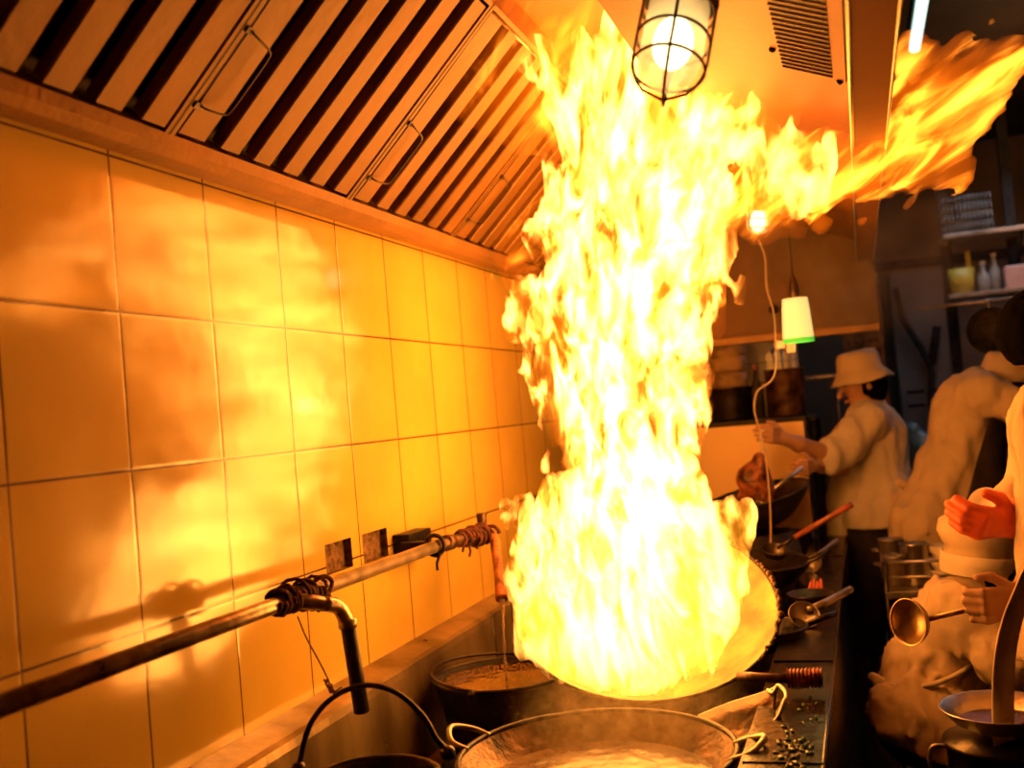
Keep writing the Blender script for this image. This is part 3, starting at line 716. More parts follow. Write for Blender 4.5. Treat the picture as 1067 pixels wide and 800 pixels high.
def ladle(name, label, bowl, bn, r, pts, rad=.006, m='steel', grip=None, cat='ladle', group=None):
    t = thing(name, label, cat, tuple(bowl), group); mb = MB(); bn = Vector(bn).normalized()
    pr_ = []
    for i in range(11): a = math.radians(8 * i); pr_.append((r * math.sin(a) / math.sin(math.radians(80)), -r * .95 * (math.cos(a) - math.cos(math.radians(80)))))
    pr_ = pr_ + [(r * .985, .001)] + [(q[0] * .96, q[1] * .96 + .001) for q in pr_[::-1]]
    mb.lathe([(max(a, .0003), b) for a, b in pr_], bowl, bn, 40); mb.build('bowl', m, t)
    mb = MB(); mb.tube(pts, rad, 12); mb.build('shaft', m if grip is None else m, t)
    if grip: mb = MB(); mb.tube(grip[0], grip[1], 12); mb.build('grip', grip[2], t)
    return t
ladle('ladle', 'ladle with a long red-brown wooden handle leaning in the empty wok', at(808, 572, Y=2.2), (.2, -.3, 1), .05, [at(810, 571, Y=2.2), at(828, 560, Y=2.2)], .006, 'dark_metal', ([at(828, 560, Y=2.2), at(888, 525, Y=2.18)], .0105, 'wood_red'))
ladle('ladle', 'steel ladle with a pale shaft held by the left cook in the far wok', at(795, 520, Y=2.93), (.1, -.2, 1), .045, [at(796, 517, Y=2.93), at(836, 487, Y=3.05)], .0085, 'steel')
ladle('ladle', 'small ladle with its silver bowl on the range edge near the cook\'s apron', at(846, 586, Z=.885), (-.5, -.8, .3), .040, [at(850, 580, Z=.90), at(872, 563, Z=.93)], .009, 'steel_worn')
ladle('ladle', 'ladle with a thick worn shaft lying across the pan beside the fire', at(838, 640, Z=.885), (.2, -.6, .6), .045, [at(842, 636, Z=.89), at(862, 627, Z=.895), at(886, 614, Z=.90)], .0115, 'steel_worn')
t = thing('frying_pan', 'dark round pan on the range right of the flaming wok', 'pan', tuple(at(820, 668, Z=ST)))
pc_ = at(822, 668, Z=.868); pc_.x = 1.04; pc_ = Vector((.985, 1.42, .87))
mb = MB(); mb.lathe([(.001, -.045), (.10, -.045), (.125, 0), (.121, 0), (.098, -.04), (.001, -.04)], pc_, (0, 0, 1), 48); mb.build('pan_body', 'black_iron', t)
mb = MB(); mb.tube([pc_ + Vector((.125 * math.cos(2 * PI * k / 48), .125 * math.sin(2 * PI * k / 48), 0)) for k in range(48)], .004, 8, closed=True); mb.build('rim', 'dark_metal', t)
mb = MB(); mb.tube([pc_ + Vector((.12, .03, -.003)), pc_ + Vector((.17, .06, .012)), pc_ + Vector((.20, .09, .014))], .009, 10); mb.build('handle', 'dark_metal', t)
burner((.985, 1.42, TR), .12, 'low burner collar under the round pan', .22)
# pot lid ring on the strip
t = thing('work_bowl', 'shallow dark dish on the range edge behind the round pan', 'dish', (1.10, 1.86, ST))
mb = MB(); mb.lathe([(.001, .001), (.045, .001), (.075, .03), (.072, .03), (.043, .006), (.001, .006)], (1.10, 1.86, ST + .001), (0, 0, 1), 40); mb.build('dish_body', 'dark_metal', t)
# glowing ember by the far burner
m, t_, b_ = nodes_of('ember'); b_.inputs['Base Color'].default_value = (.3, .05, .02, 1); b_.inputs['Emission Color'].default_value = (1, .10, .01, 1)
n_ = t_.nodes.new('ShaderNodeTexNoise'); n_.inputs['Scale'].default_value = 60; mr_ = t_.nodes.new('ShaderNodeMapRange'); mr_.inputs['From Min'].default_value = .5; mr_.inputs['From Max'].default_value = .75; mr_.inputs['To Max'].default_value = 2.2
t_.links.new(n_.outputs[0], mr_.inputs[0]); t_.links.new(mr_.outputs[0], b_.inputs['Emission Strength'])
pe = at(850, 606, Z=.88); mb = MB()
for i in range(4): mb.tube([pe + Vector((-.02 + i * .012, -.012, -.026)), pe + Vector((-.016 + i * .011, .0, .002 + .008 * (i % 2)))], [.008, .003], 8)
tag(mb.build('burner_embers', 'ember', None), 'glowing red burner tips at the back of the range edge', 'burner')
# scoop in the lower right of the front wok
t = thing('metal_scoop', 'battered metal scoop with a curled lip behind the front wok', 'scoop', (1.0, .62, .80))
YS = .62
o1 = [at(728, 746, Y=.74), at(760, 733, Y=.74), at(790, 724, Y=.74), at(803, 719, Y=.74), at(811, 715, Y=.74)]
i1 = [at(740, 778, Y=.60), at(768, 772, Y=.60), at(795, 760, Y=.60), at(810, 748, Y=.62), at(818, 728, Y=.66)]
b1 = [at(745, 800, Y=.64), at(768, 798, Y=.64), at(788, 790, Y=.64), at(795, 780, Y=.66), at(800, 765, Y=.68)]
mb = MB(); vs = []; cols_ = [cr(q, 5) for q in (o1, b1, i1)]; nn = len(cols_[0])
rows = []
for k in range(nn):
    a, b, c = cols_[0][k], cols_[1][k], cols_[2][k]; rows.append([(a * (1 - t2) ** 2 + b * 2 * t2 * (1 - t2) + c * t2 * t2) for t2 in [i / 8 for i in range(9)]])
vs = [p for r_ in rows for p in r_]; fs = [(i * 9 + j, i * 9 + j + 1, (i + 1) * 9 + j + 1, (i + 1) * 9 + j) for i in range(nn - 1) for j in range(8)]
mb.add(vs, fs); so = mb.build('tray', 'brown_metal', t); sm_ = so.modifiers.new('thickness', 'SOLIDIFY'); sm_.thickness = .004
mb = MB(); mb.tube(cols_[2], .0042, 8); mb.tube([p for p in cols_[0]], .0035, 8); mb.build('rolled_edge', 'steel_worn', t)
mb = MB(); mb.tube(cr([at(800, 719, Y=.74), at(806, 722, Y=.72), at(811, 714, Y=.73), at(819, 722, Y=.70), at(818, 735, Y=.665)], 5), .0045, 8); mb.build('curled_lip', 'steel_worn', t)
mb = MB(); mb.tube(cr([at(786, 795, Y=.60), at(800, 778, Y=.62), at(806, 770, Y=.64)], 5), .006, 8); mb.build('foot', 'brown_metal', t)
# small green bits added in place of wet green glints on the strip
mb = MB(); R_g = random.Random(11)
for i in range(130):
    x = R_g.uniform(1.095, 1.165); y = R_g.uniform(.10, .48) if i % 6 else R_g.uniform(.4, .9)
    a = R_g.uniform(0, PI); l = R_g.uniform(.002, .007); r_ = R_g.uniform(.0015, .0032)
    mb.tube([(x - math.cos(a) * l, y - math.sin(a) * l, ST + r_), (x + math.cos(a) * l, y + math.sin(a) * l, ST + r_)], r_, 7)
mat('green_glint', (.16, .42, .03), .15, 0, .35, 30, coat=.6); tag(mb.build('green_glint_bits', 'green_glint'), 'small green bits standing in for wet green glints on the range edge', 'glints', kind='stuff')

# ------------------------------------------------------------------ steel panel and pot shelf at the end of the range
t = thing('end_panel', 'bright orange-lit upright panel closing the far end of the range', 'panel', (.8, 3.36, ST))
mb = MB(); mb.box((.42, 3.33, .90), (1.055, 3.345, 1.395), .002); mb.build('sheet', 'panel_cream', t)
mb = MB(); mb.box((.40, 3.325, 1.392), (1.065, 3.41, 1.415), .003); mb.box((1.05, 3.325, .86), (1.062, 3.41, 1.392)); mb.build('edge_frame', 'soot_iron', t)
mb = MB(); mb.box((.41, 3.35, TR), (1.04, 3.40, 1.39)); mb.build('core', 'soot_iron', t)
t = thing('pot_shelf', 'dark steel shelf behind the bright panel carrying pots', 'shelf', (.8, 3.7, 0))
mb = MB(); mb.box((.35, 3.44, 1.385), (1.10, 4.15, 1.41), .003); mb.build('board', 'soot_iron', t)
for (x, y) in ((.37, 3.5), (1.08, 3.5), (.37, 4.1), (1.08, 4.1)):
    mb = MB(); mb.box((x - .015, y - .015, 0), (x + .015, y + .015, 1.385)); mb.build('leg', 'soot_iron', t)
SZ = 1.4105
def pot(name, label, x, y, r, h, m, z=SZ, lid=False, cat='pot', group=None):
    t = thing(name, label, cat, (x, y, z), group)
    mb = MB(); mb.lathe([(.001, .0), (r * .95, .0), (r, .012), (r, h - .006), (r + .005, h), (r - .003, h), (r - .004, .012), (.001, .01)], (x, y, z), (0, 0, 1), 40); mb.build('pot_body', m, t)
    for a in (.3, .3 + PI):
        mb = MB(); c = Vector((x + r * math.cos(a), y + r * math.sin(a), z + h * .75)); o = Vector((math.cos(a), math.sin(a), 0)); tn = Vector((-o.y, o.x, 0))
        mb.tube(cr([c - tn * .03, c - tn * .025 + o * .025, c + tn * .025 + o * .025, c + tn * .03], 5), .004, 6); mb.build('handle', m, t)
    if lid: mb = MB(); mb.lathe([(r + .004, h), (r * .7, h + .018), (.012, h + .026), (.012, h + .04), (.02, h + .05), (.001, h + .052)], (x, y, z), (0, 0, 1), 40); mb.build('lid', m, t)
    return t
px1 = at(764, 436, Y=3.62).x
pot('stock_pot', 'wide dark pot with one bright highlight under the steamer stack', px1, 3.62, .108, .165, 'dark_metal')
t = thing('steamer_stack', 'stack of round steamer baskets standing in the wide dark pot', 'steamer', (px1, 3.62, SZ + .165))
for k in range(4):
    mb = MB(); z = SZ + .166 + k * .078; mb.lathe([(.001, .002), (.085, 0), (.088, .005), (.088, .068), (.080, .075), (.001, .077)], (px1 - .003 + .003 * k, 3.62, z), (0, 0, 1), 36); mb.build('basket', 'bamboo', t)
px2 = at(821, 436, Y=3.66).x
pot('tall_pot', 'tall brownish pot full of utensils under the green-edged lamp', px2, 3.66, .095, .235, 'brown_metal')
for k, (dx, dz, lab) in enumerate([(-.04, .16, 'wire whisk standing in the tall pot, leftmost utensil'), (.0, .20, 'long spatula standing in the tall pot, middle utensil'), (.045, .15, 'small spatula standing in the tall pot, rightmost utensil')]):
    t = thing('utensil', lab, 'utensil', (px2 + dx * .6, 3.66, SZ + .012), 'utensils in the tall pot')
    a = Vector((px2 + dx * .6, 3.66, SZ + .014)); b = Vector((px2 + dx, 3.64, SZ + .235 + dz * .5)); c = Vector((px2 + dx * 1.2, 3.63, SZ + .235 + dz))
    mb = MB(); mb.tube([a, b], .005, 8); mb.build('shaft', 'steel', t)
    if k == 0:
        mb = MB()
        for q in range(5): 
            an = PI * q / 5; o = Vector((math.cos(an), math.sin(an), 0)); mb.tube(cr([b, (b + c) / 2 + o * .022, c, (b + c) / 2 - o * .022, b], 4), .0015, 5)
        mb.build('whisk_wires', 'steel', t)
    else: mb = MB(); mb.obox((b + c) / 2, (1, 0, 0), (0, 1, 0), (c - b), .022, .0015, (c - b).length / 2, .001); mb.build('blade', 'steel', t)
px3 = at(792, 434, Y=3.58).x
t = thing('sauce_bottle', 'slim dark bottle between the wide pot and the tall pot', 'bottle', (px3, 3.56, SZ)); mb = MB(); mb.lathe([(.001, 0), (.030, 0), (.031, .14), (.014, .19), (.012, .24), (.001, .24)], (px3, 3.56, SZ), (0, 0, 1), 24); mb.build('bottle_body', 'soot_iron', t)
mb = MB(); mb.lathe([(.014, .24), (.014, .262), (.001, .262)], (px3, 3.56, SZ), (0, 0, 1), 16); mb.build('cap', 'wood_red', t)
pd = at(855, 393, Y=4.05); t = thing('serving_dish', 'shallow orange-lit dish on a thin pole stand beside the left cook\'s hat', 'dish', (pd.x, 4.05, 0))
mb = MB(); mb.lathe([(.001, -.01), (.07, -.01), (.105, .006), (.102, .008), (.068, -.006), (.001, -.006)], (pd.x, 4.05, pd.z), (0, 0, 1), 40); mb.build('dish_bowl', 'ceramic', t)
mb = MB(); mb.tube([(pd.x + .07, 4.05, 0), (pd.x + .07, 4.05, pd.z - .008)], .008, 8); mb.lathe([(.10, 0), (.10, .012), (.001, .016)], (pd.x + .07, 4.05, 0), (0, 0, 1), 24); mb.build('stand', 'brown_metal', t)
kn = at(806, 323, Y=3.38); tag(MB().sphere((kn.x, 3.372, kn.z + .003), .022, 16).build('knob', 'black_iron'), 'round black knob on the trim left of the green-edged lamp', 'knob')

# ------------------------------------------------------------------ back of the kitchen
struct(MB().box((1.10, 6.9, 2.4), (3.6, 7.0, 2.46)).build('trim_1', 'soot_iron'))
a = at(925, 285, Y=6.6); b = at(1002, 500, Y=6.6)
t = thing('tall_cabinet', 'pale tall cabinet at the back wall behind the left cook', 'cabinet', ((a.x + b.x) / 2, 6.75, 0))
mb = MB(); mb.box((a.x, 6.55, 0), (b.x, 6.95, a.z), .01); mb.build('body', 'back_cabinet', t)
xm = (a.x + b.x) / 2
for (x0, x1) in ((a.x + .01, xm - .004), (xm + .004, b.x - .01)):
    mb = MB(); mb.box((x0, 6.53, .1), (x1, 6.55, a.z - .75), .003); d2 = mb.build('door', 'back_cabinet', t)
    for zz in (a.z - 1.0, a.z - .9): mb = MB(); mb.box((x0 + .04, 6.524, zz), (x0 + .16, 6.531, zz + .02)); mb.build('vent_slot', 'black_iron', d2)
mb = MB(); mb.tube(cr([at(933, 300, Y=6.4), at(940, 330, Y=6.4), at(950, 348, Y=6.4), at(962, 367, Y=6.4), at(970, 385, Y=6.4), at(970, 410, Y=6.4), at(971, 445, Y=6.4), at(971, 500, Y=6.4), Vector((at(971, 500, Y=6.4).x, 6.4, .02))], 6), .024, 10)
mb.tube([at(971, 380, Y=6.4), at(975, 350, Y=6.4), at(976, 340, Y=6.4)], .03, 10)
tag(mb.build('drain_hose', 'rubber_hose'), 'dark bent hose running down in front of the pale cabinet', 'hose')
t = thing('perforated_cabinet', 'brown cabinet with rows of small holes, above the left cook\'s hat', 'cabinet', (1.25, 5.3, 0))
a = at(872, 300, Y=5.2); b = at(923, 372, Y=5.2)
mb = MB(); mb.box((a.x, 5.2, 0), (b.x, 5.7, a.z), .005); mb.build('body', 'brown_metal', t)
mb = MB()
for i in range(5):
    for j in range(7): mb.obox((a.x + .04 + i * (b.x - a.x - .08) / 4, 5.199, b.z + .05 + j * (a.z - b.z - .1) / 6), (1, 0, 0), (0, 1, 0), (0, 0, 1), .008, .002, .008)
mb.build('vent_holes', 'black_iron', t)['kind'] = 'stuff'
def wall_shelf(label, xa, xb, z, y=5.0):
    t = thing('wall_shelf', label, 'shelf', ((xa + xb) / 2, y, z), 'metal shelves on the right')
    mb = MB(); mb.box((xa, y - .18, z - .025), (xb, y + .18, z), .003); mb.build('board', 'steel_worn', t)
    for x in (xa + .04, xb - .04): mb = MB(); mb.tube([(x, y + .17, z - .22), (x, y - .12, z - .03)], .01, 8); mb.build('bracket', 'soot_iron', t)
    return t
za = at(1020, 306, Y=5).z; zb = at(1020, 244, Y=5).z; xa = at(985, 300, Y=5).x; xb = at(1075, 300, Y=5).x
wall_shelf('lower metal shelf on the right, holding the yellow jug', xa, xb, za); wall_shelf('upper metal shelf on the right, holding the wire baskets', xa, xb, zb)
for (x, lab) in ((at(1050, 200, Y=5.2).x, 'dark upright post carrying the two right-hand shelves'), (at(984, 200, Y=5.2).x - .02, 'thin upright post at the left end of the two shelves')):
    tag(MB().box((x - .03, 5.19, 0), (x + .03, 5.25, CEIL), .003).build('shelf_post', 'soot_iron'), lab, 'post', 'shelf posts')
yj = at(1003, 300, Y=4.95); t = thing('jug', 'yellow plastic jug with a tall handle on the lower shelf', 'jug', (yj.x, 4.95, za))
mb = MB(); mb.lathe([(.001, .001), (.055, .001), (.075, .15), (.071, .15), (.05, .01), (.001, .01)], (yj.x, 4.95, za), (0, 0, 1), 28); mb.build('jug_body', 'yellow_plastic', t)
mb = MB(); mb.box((yj.x + .03, 4.94, za + .1), (yj.x + .055, 4.96, za + .25), .004); mb.build('handle', 'yellow_plastic', t)
for k, (x, r_, h_, lab, m_) in enumerate([(1026, .035, .16, 'clear bottle beside the yellow jug, left of the two', 'glass_bottle'), (1038, .03, .20, 'taller clear bottle beside the yellow jug, right of the two', 'glass_bottle')]):
    q = at(x, 300, Y=4.95); t = thing('bottle', lab, 'bottle', (q.x, 4.95, za), 'bottles on the lower shelf'); mb = MB(); mb.lathe([(.001, .001), (r_, .001), (r_, h_ * .6), (r_ * .4, h_ * .8), (r_ * .4, h_), (.001, h_)], (q.x, 4.95, za), (0, 0, 1), 20); mb.build('bottle_body', m_, t)
    mb = MB(); mb.lathe([(r_ * .5, h_), (r_ * .5, h_ + .02), (.001, h_ + .02)], (q.x, 4.95, za), (0, 0, 1), 16); mb.build('cap', 'ceramic', t)
q = at(1060, 300, Y=4.9); tag(MB().box((q.x - .06, 4.85, za), (q.x + .10, 5.0, za + .13), .008).build('box', 'pink_plastic'), 'pink box at the right end of the lower shelf', 'box')
for j in range(4):
    t = thing('wire_basket', ['bottom', 'second', 'third', 'top'][j] + ' wire basket of the stack on the upper shelf', 'basket', ((xa + at(1032, 240, Y=5).x) / 2, 5.0, zb + j * .055), 'stacked wire baskets')
    x0, x1 = xa + .02, at(1032, 240, Y=5).x; z0 = zb + .001 + j * .055; mb = MB()
    for zz in (z0 + .003, z0 + .048): mb.tube([(x0, 4.86, zz), (x1, 4.86, zz), (x1, 5.12, zz), (x0, 5.12, zz)], .003, 6, closed=True)
    for i in range(12): x = x0 + (x1 - x0) * i / 11; mb.tube([(x, 4.86, z0 + .048), (x, 4.86, z0 + .003), (x, 5.12, z0 + .003), (x, 5.12, z0 + .048)], .002, 5)
    mb.build('wire_frame', 'steel_worn', t)
t = thing('hanging_wok', 'black wok hanging on edge above the right cook\'s shoulder', 'wok', tuple(at(1032, 345, Y=3.6)))
wc = at(1033, 344, Y=3.6); add_wok(t, wc, (-.35, -1, .1), .105, .06, 'soot_iron', 'black_iron', .004)
mb = MB(); mb.tube([wc + Vector((0, 0, .105)), wc + Vector((0, .02, .145)), wc + Vector((0, .04, .135))], .004, 6); mb.build('hanging_loop', 'steel', t)
hw = wc + Vector((0, .045, .137)); tag(MB().tube([hw + Vector((-.3, 0, 0)), hw + Vector((.5, 0, 0))], .008, 8).build('hanging_rail', 'steel_worn'), 'thin rail from which the black wok hangs', 'rail')
bb = [tuple(at(x, y, Y=4.2)) for x, y in ((950, 450), (956, 470), (948, 485), (960, 486))]
tag(blob('plastic_bag', 'blue_plastic', None, [(bb[0], bb[1], .05, .08), (bb[1], bb[2], .08, .07), (bb[1], bb[3], .08, .07)], .014, .05, .05, (12, 12, 12)), 'crumpled blue plastic bag behind the left cook\'s back', 'bag')
bs = at(953, 497, Y=4.2); t = thing('back_table', 'dark table behind the left cook carrying the blue bag', 'table', (bs.x, 4.2, 0))
mb = MB(); mb.box((bs.x - .18, 3.98, bs.z - .05), (bs.x + .5, 4.5, bs.z - .015), .004); mb.build('table_top', 'soot_iron', t)
for (x, y) in ((-.16, 4.0), (.48, 4.0), (-.16, 4.48), (.48, 4.48)): mb = MB(); mb.box((bs.x + x - .02, y - .02, 0), (bs.x + x + .02, y + .02, bs.z - .05)); mb.build('leg', 'soot_iron', t)

# seasoning trolley in the middle distance
YT = 2.85; tz = at(950, 612, Y=YT).z; tx0 = at(921, 612, Y=YT).x; tx1 = at(992, 612, Y=YT).x + .15
t = thing('trolley', 'low steel trolley of tins and bowls between the cooks', 'trolley', ((tx0 + tx1) / 2, YT + .1, 0))
mb = MB(); mb.box((tx0, YT - .08, tz - .03), (tx1, YT + .30, tz), .004); mb.build('shelf_board', 'steel_worn', t)
for zz in (.055, .115): mb = MB(); mb.tube([(tx0, YT + .28, tz + zz), (tx0, YT - .07, tz + zz), (tx1, YT - .07, tz + zz), (tx1, YT + .28, tz + zz)], .005, 8); mb.build('guard_rail', 'steel', t)
for x in (tx0 + .01, tx1 - .01):
    for y in (YT - .07, YT + .28): mb = MB(); mb.tube([(x, y, 0), (x, y, tz + .12)], .010, 8); mb.build('leg', 'dark_metal', t)
for k, (x, y, r_, h_, lab, m_) in enumerate([(934, .06, .05, .12, 'steel seasoning tin at the left end of the trolley', 'steel_worn'), (955, .05, .055, .17, 'tallest steel tin on the trolley, with the bright highlight', 'steel'), (932, .2, .05, .17, 'steel tin at the back left of the trolley', 'steel_worn')]):
    q = at(x, 600, Y=YT + y); pot('tin', lab, q.x, YT + y, r_, h_, m_, tz + .001, False, 'tin', 'tins on the trolley')
q = at(985, 600, Y=YT + .06); 
for k in range(3):
    t = thing('bowl', ['bottom', 'middle', 'top'][k] + ' white bowl of the stack on the trolley', 'bowl', (q.x, YT + .06, tz + .001 + k * .048), 'stacked white bowls'); mb = MB(); mb.lathe([(.001, .0), (.035, .0), (.038, .01), (.065, .06), (.062, .06), (.034, .012), (.001, .01)], (q.x, YT + .06, tz + .002 + k * .048), (0, 0, 1), 32); mb.build('bowl_body', 'ceramic', t)

# steel bowl on a canister, bottom right
YB = .90; bc = at(1043, 737, Y=YB); t = thing('steel_bowl', 'shiny steel bowl of sauce in the bottom right corner', 'bowl', (bc.x, YB, bc.z - .06))
mb = MB(); mb.lathe([(.001, -.055), (.05, -.052), (.10, -.03), (.128, 0), (.131, .003), (.126, .003), (.098, -.025), (.05, -.046), (.001, -.048)], bc, (0, 0, 1), 48); mb.build('bowl_body', 'steel', t)
mb = MB(); mb.lathe([(.001, -.028), (.088, -.028)], bc, (0, 0, 1), 40); mb.build('sauce', 'soup', t)
t = thing('canister', 'dark steel canister carrying the steel bowl in the corner', 'canister', (bc.x, YB, 0))
cz = bc.z - .056; mb = MB(); mb.lathe([(.001, .0), (.115, .0), (.12, .02), (.12, cz - .03), (.127, cz - .025), (.127, cz - .012), (.001, cz)], (bc.x, YB, 0), (0, 0, 1), 40); mb.build('drum', 'dark_metal', t)
mb = MB(); c = Vector((bc.x - .12, YB - .03, cz - .07)); mb.tube(cr([c + Vector((0, 0, .05)), c + Vector((-.035, 0, .04)), c + Vector((-.035, 0, -.04)), c + Vector((0, 0, -.05))], 5), .005, 8); mb.build('handle', 'steel_worn', t)

# ------------------------------------------------------------------ the cooks
def hand(P0, dirv, side, r=1.0, curl=.6):
    """capsules of a hand: palm, four fingers of unequal length bent at the knuckles, thumb from the side of the palm"""
    d = Vector(dirv).normalized(); s_ = Vector(side).normalized(); s_ = (s_ - d * s_.dot(d)).normalized(); n = d.cross(s_); P0 = Vector(P0); out = []
    for k in range(4):
        o = s_ * (.03 - .02 * k) * r; kn_ = P0 + d * .085 * r + o; out.append((tuple(P0 + o * .55), tuple(kn_), .014 * r, .0115 * r))
        L1 = (.040, .046, .042, .033)[k] * r; d2 = (d * math.cos(curl) + n * math.sin(curl)); d3 = (d * math.cos(curl * 2.1) + n * math.sin(curl * 2.1)); p2 = kn_ + d2 * L1; p3 = p2 + d3 * L1 * .85
        out += [(tuple(kn_), tuple(p2), .0100 * r, .0090 * r), (tuple(p2), tuple(p3), .0090 * r, .0075 * r)]
    b = P0 + d * .02 * r + s_ * .028 * r; t1 = b + (d * .6 + s_ * .6 + n * .4).normalized() * .045 * r; t2 = t1 + (d * .8 + n * .6).normalized() * .03 * r
    out += [(tuple(b), tuple(t1), .013 * r, .011 * r), (tuple(t1), tuple(t2), .011 * r, .009 * r)]; return out
def head_caps(c, face, up=(0, 0, 1), r=.092):
    c = Vector(c); f_ = Vector(face).normalized(); u = Vector(up).normalized(); u = (u - f_ * u.dot(f_)).normalized(); s_ = f_.cross(u)
    T = lambda a, b, d: tuple(c + f_ * a + u * b + s_ * d)
    return [(T(-.012, .025, 0), T(.012, .02, 0), r, r * .93), (T(.02, -.05, 0), T(.045, -.075, 0), r * .68, r * .42),
            (T(.092, .012, 0), T(.112, -.018, 0), .011, .016), (T(.082, .03, -.03), T(.082, .03, .03), .014, .014), (T(.088, -.052, -.016), T(.088, -.052, .016), .011, .011),
            (T(-.012, .02, r * .9), T(-.014, -.02, r * .9), .02, .013), (T(-.012, .02, -r * .9), T(-.014, -.02, -r * .9), .02, .013)], (f_, u, s_)
def hat(name, c, f_, u, t, crown_r=.098, crown_h=.10, brim=.145, tilt=.0, m='white_cloth', base=.035, ev=0.0):
    ax = (Vector(u) + Vector(f_) * tilt).normalized(); mb = MB()
    pr_ = [(crown_r * .02, crown_h), (crown_r * .55, crown_h * 1.0), (crown_r * .86, crown_h * .93), (crown_r * .97, crown_h * .7), (crown_r * 1.04, .01), (crown_r * 1.10, 0), (brim, -.045), (brim - .003, -.050), (crown_r * 1.06, -.008), (crown_r * 1.0, .005)]
    def jit(i, a, r_, h_): return r_ * (1 + .02 * math.sin(5 * a + i)), h_ + .004 * math.sin(4 * a + i * .7)
    mb.lathe(pr_, Vector(c) + Vector(u) * base, ax, 48, jit); return mb.build(name, m, t)

# --- cook A: standing in profile, facing the wall
YA = 3.62
A = lambda x, y, dy=0.0: tuple(at(x, y, Y=YA + dy))
t = thing('person', 'cook in a white bucket hat and apron standing in profile at the far wok', 'person', tuple(at(900, 724, Y=YA)))
t.location.z = 0
hc, (f_, u_, s_) = head_caps(A(897, 401), (-1, -.25, -.28), (-.15, 0, 1), .088)
fz = .045
armL = [(A(902, 438, -.14), A(872, 476, -.26), .062, .046), (A(872, 476, -.26), A(833, 463, -.42), .044, .034), (A(833, 463, -.42), A(813, 456, -.50), .034, .026)]
armR = [(A(905, 440, .14), A(880, 488, -.05), .055, .042), (A(880, 488, -.05), A(856, 486, -.3), .042, .030), (A(856, 486, -.3), A(848, 485, -.42), .028, .025)]
hl0 = Vector(A(815, 456.5, -.49)); hl1 = Vector(A(795, 450, -.62))
body = hc + [(A(903, 412), A(908, 430), .055, .062), (A(905, 440, -.12), A(907, 440, .12), .075, .075), (A(911, 455), A(914, 500), .125, .115), (A(914, 500), A(912, 552), .115, .125), (A(911, 560, -.07), A(911, 560, .07), .105, .105)]
body += [(A(909, 570, -.09), A(904, 640, -.1), .088, .060), (A(904, 640, -.1), A(903, 705, -.1), .058, .045), (A(909, 570, .09), A(900, 640, .1), .088, .060), (A(900, 640, .1), A(895, 705, .1), .058, .045)]
body += armL + armR + hand(hl0, hl1 - hl0, (0, -.2, 1), 1.0, .75) + hand(A(848, 485, -.42), Vector(A(838, 487, -.52)) - Vector(A(848, 485, -.42)), (0, -.2, 1), .95, .9)
blob('body', 'skin', t, body, .006, .022)
blob('hair', 'hair', t, [(tuple(Vector(A(903, 398)) + Vector((.005, 0, .0))), A(907, 402), .094, .080), (A(907, 404), A(909, 409), .075, .058)], .01, .02, .015, (40, 40, 40), clip=lambda F, X, Y, Z: np.maximum(F, (Vector(A(897, 400)).x - .0 - X)))
hat('bucket_hat', Vector(A(898, 396)), f_, (-.12, -.05, 1), t, .100, .095, .150, .02, base=.045)
pu = Vector(A(911, 560))
def hemclip(z0, nx=0.0, x0=0.0): return lambda F, X, Y, Z: np.maximum(F, z0 + (X - x0) * nx - Z)
shirt = [(A(911, 545, -.07), A(911, 560, .07), .156, .156), (A(905, 430), A(908, 436), .080, .085), (A(905, 440, -.13), A(907, 440, .13), .098, .098), (A(912, 455), A(914, 500), .152, .140), (A(914, 500), A(913, 560), .142, .155)]
shirt += [(A(902, 438, -.14), A(878, 468, -.235), .088, .078), (A(878, 468, -.235), A(866, 474, -.275), .078, .076), (A(905, 440, .14), A(883, 482, -.03), .08, .062)]
hz = A(913, 545)[2]
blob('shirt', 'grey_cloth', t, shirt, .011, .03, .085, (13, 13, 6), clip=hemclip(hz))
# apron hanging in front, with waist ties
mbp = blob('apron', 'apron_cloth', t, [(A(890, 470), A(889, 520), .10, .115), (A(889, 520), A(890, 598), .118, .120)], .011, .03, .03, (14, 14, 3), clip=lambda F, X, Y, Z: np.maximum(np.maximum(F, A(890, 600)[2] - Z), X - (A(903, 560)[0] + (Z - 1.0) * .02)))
blob('trousers', 'dark_cloth', t, [(A(911, 545, -.06), A(911, 560, .06), .130, .130), (A(909, 565, -.09), A(904, 640, -.1), .112, .085), (A(904, 640, -.1), A(904, 668, -.1), .085, .088), (A(909, 565, .09), A(900, 640, .1), .112, .085), (A(900, 640, .1), A(897, 668, .1), .085, .088)], .012, .03, .04, (12, 12, 5))
for dy, x in ((-.10, 903), (.10, 896)):
    an = Vector(A(x, 705, dy)); blob('boot', 'boot_rubber', t, [((an.x, an.y, .055), (an.x, an.y, .34), .062, .075), ((an.x + .03, an.y, .045), (an.x - .15, an.y - .02, .042), .055, .046)], .01, .02, clip=lambda F, X, Y, Z: np.maximum(np.maximum(F, .004 - Z), Z - .36))

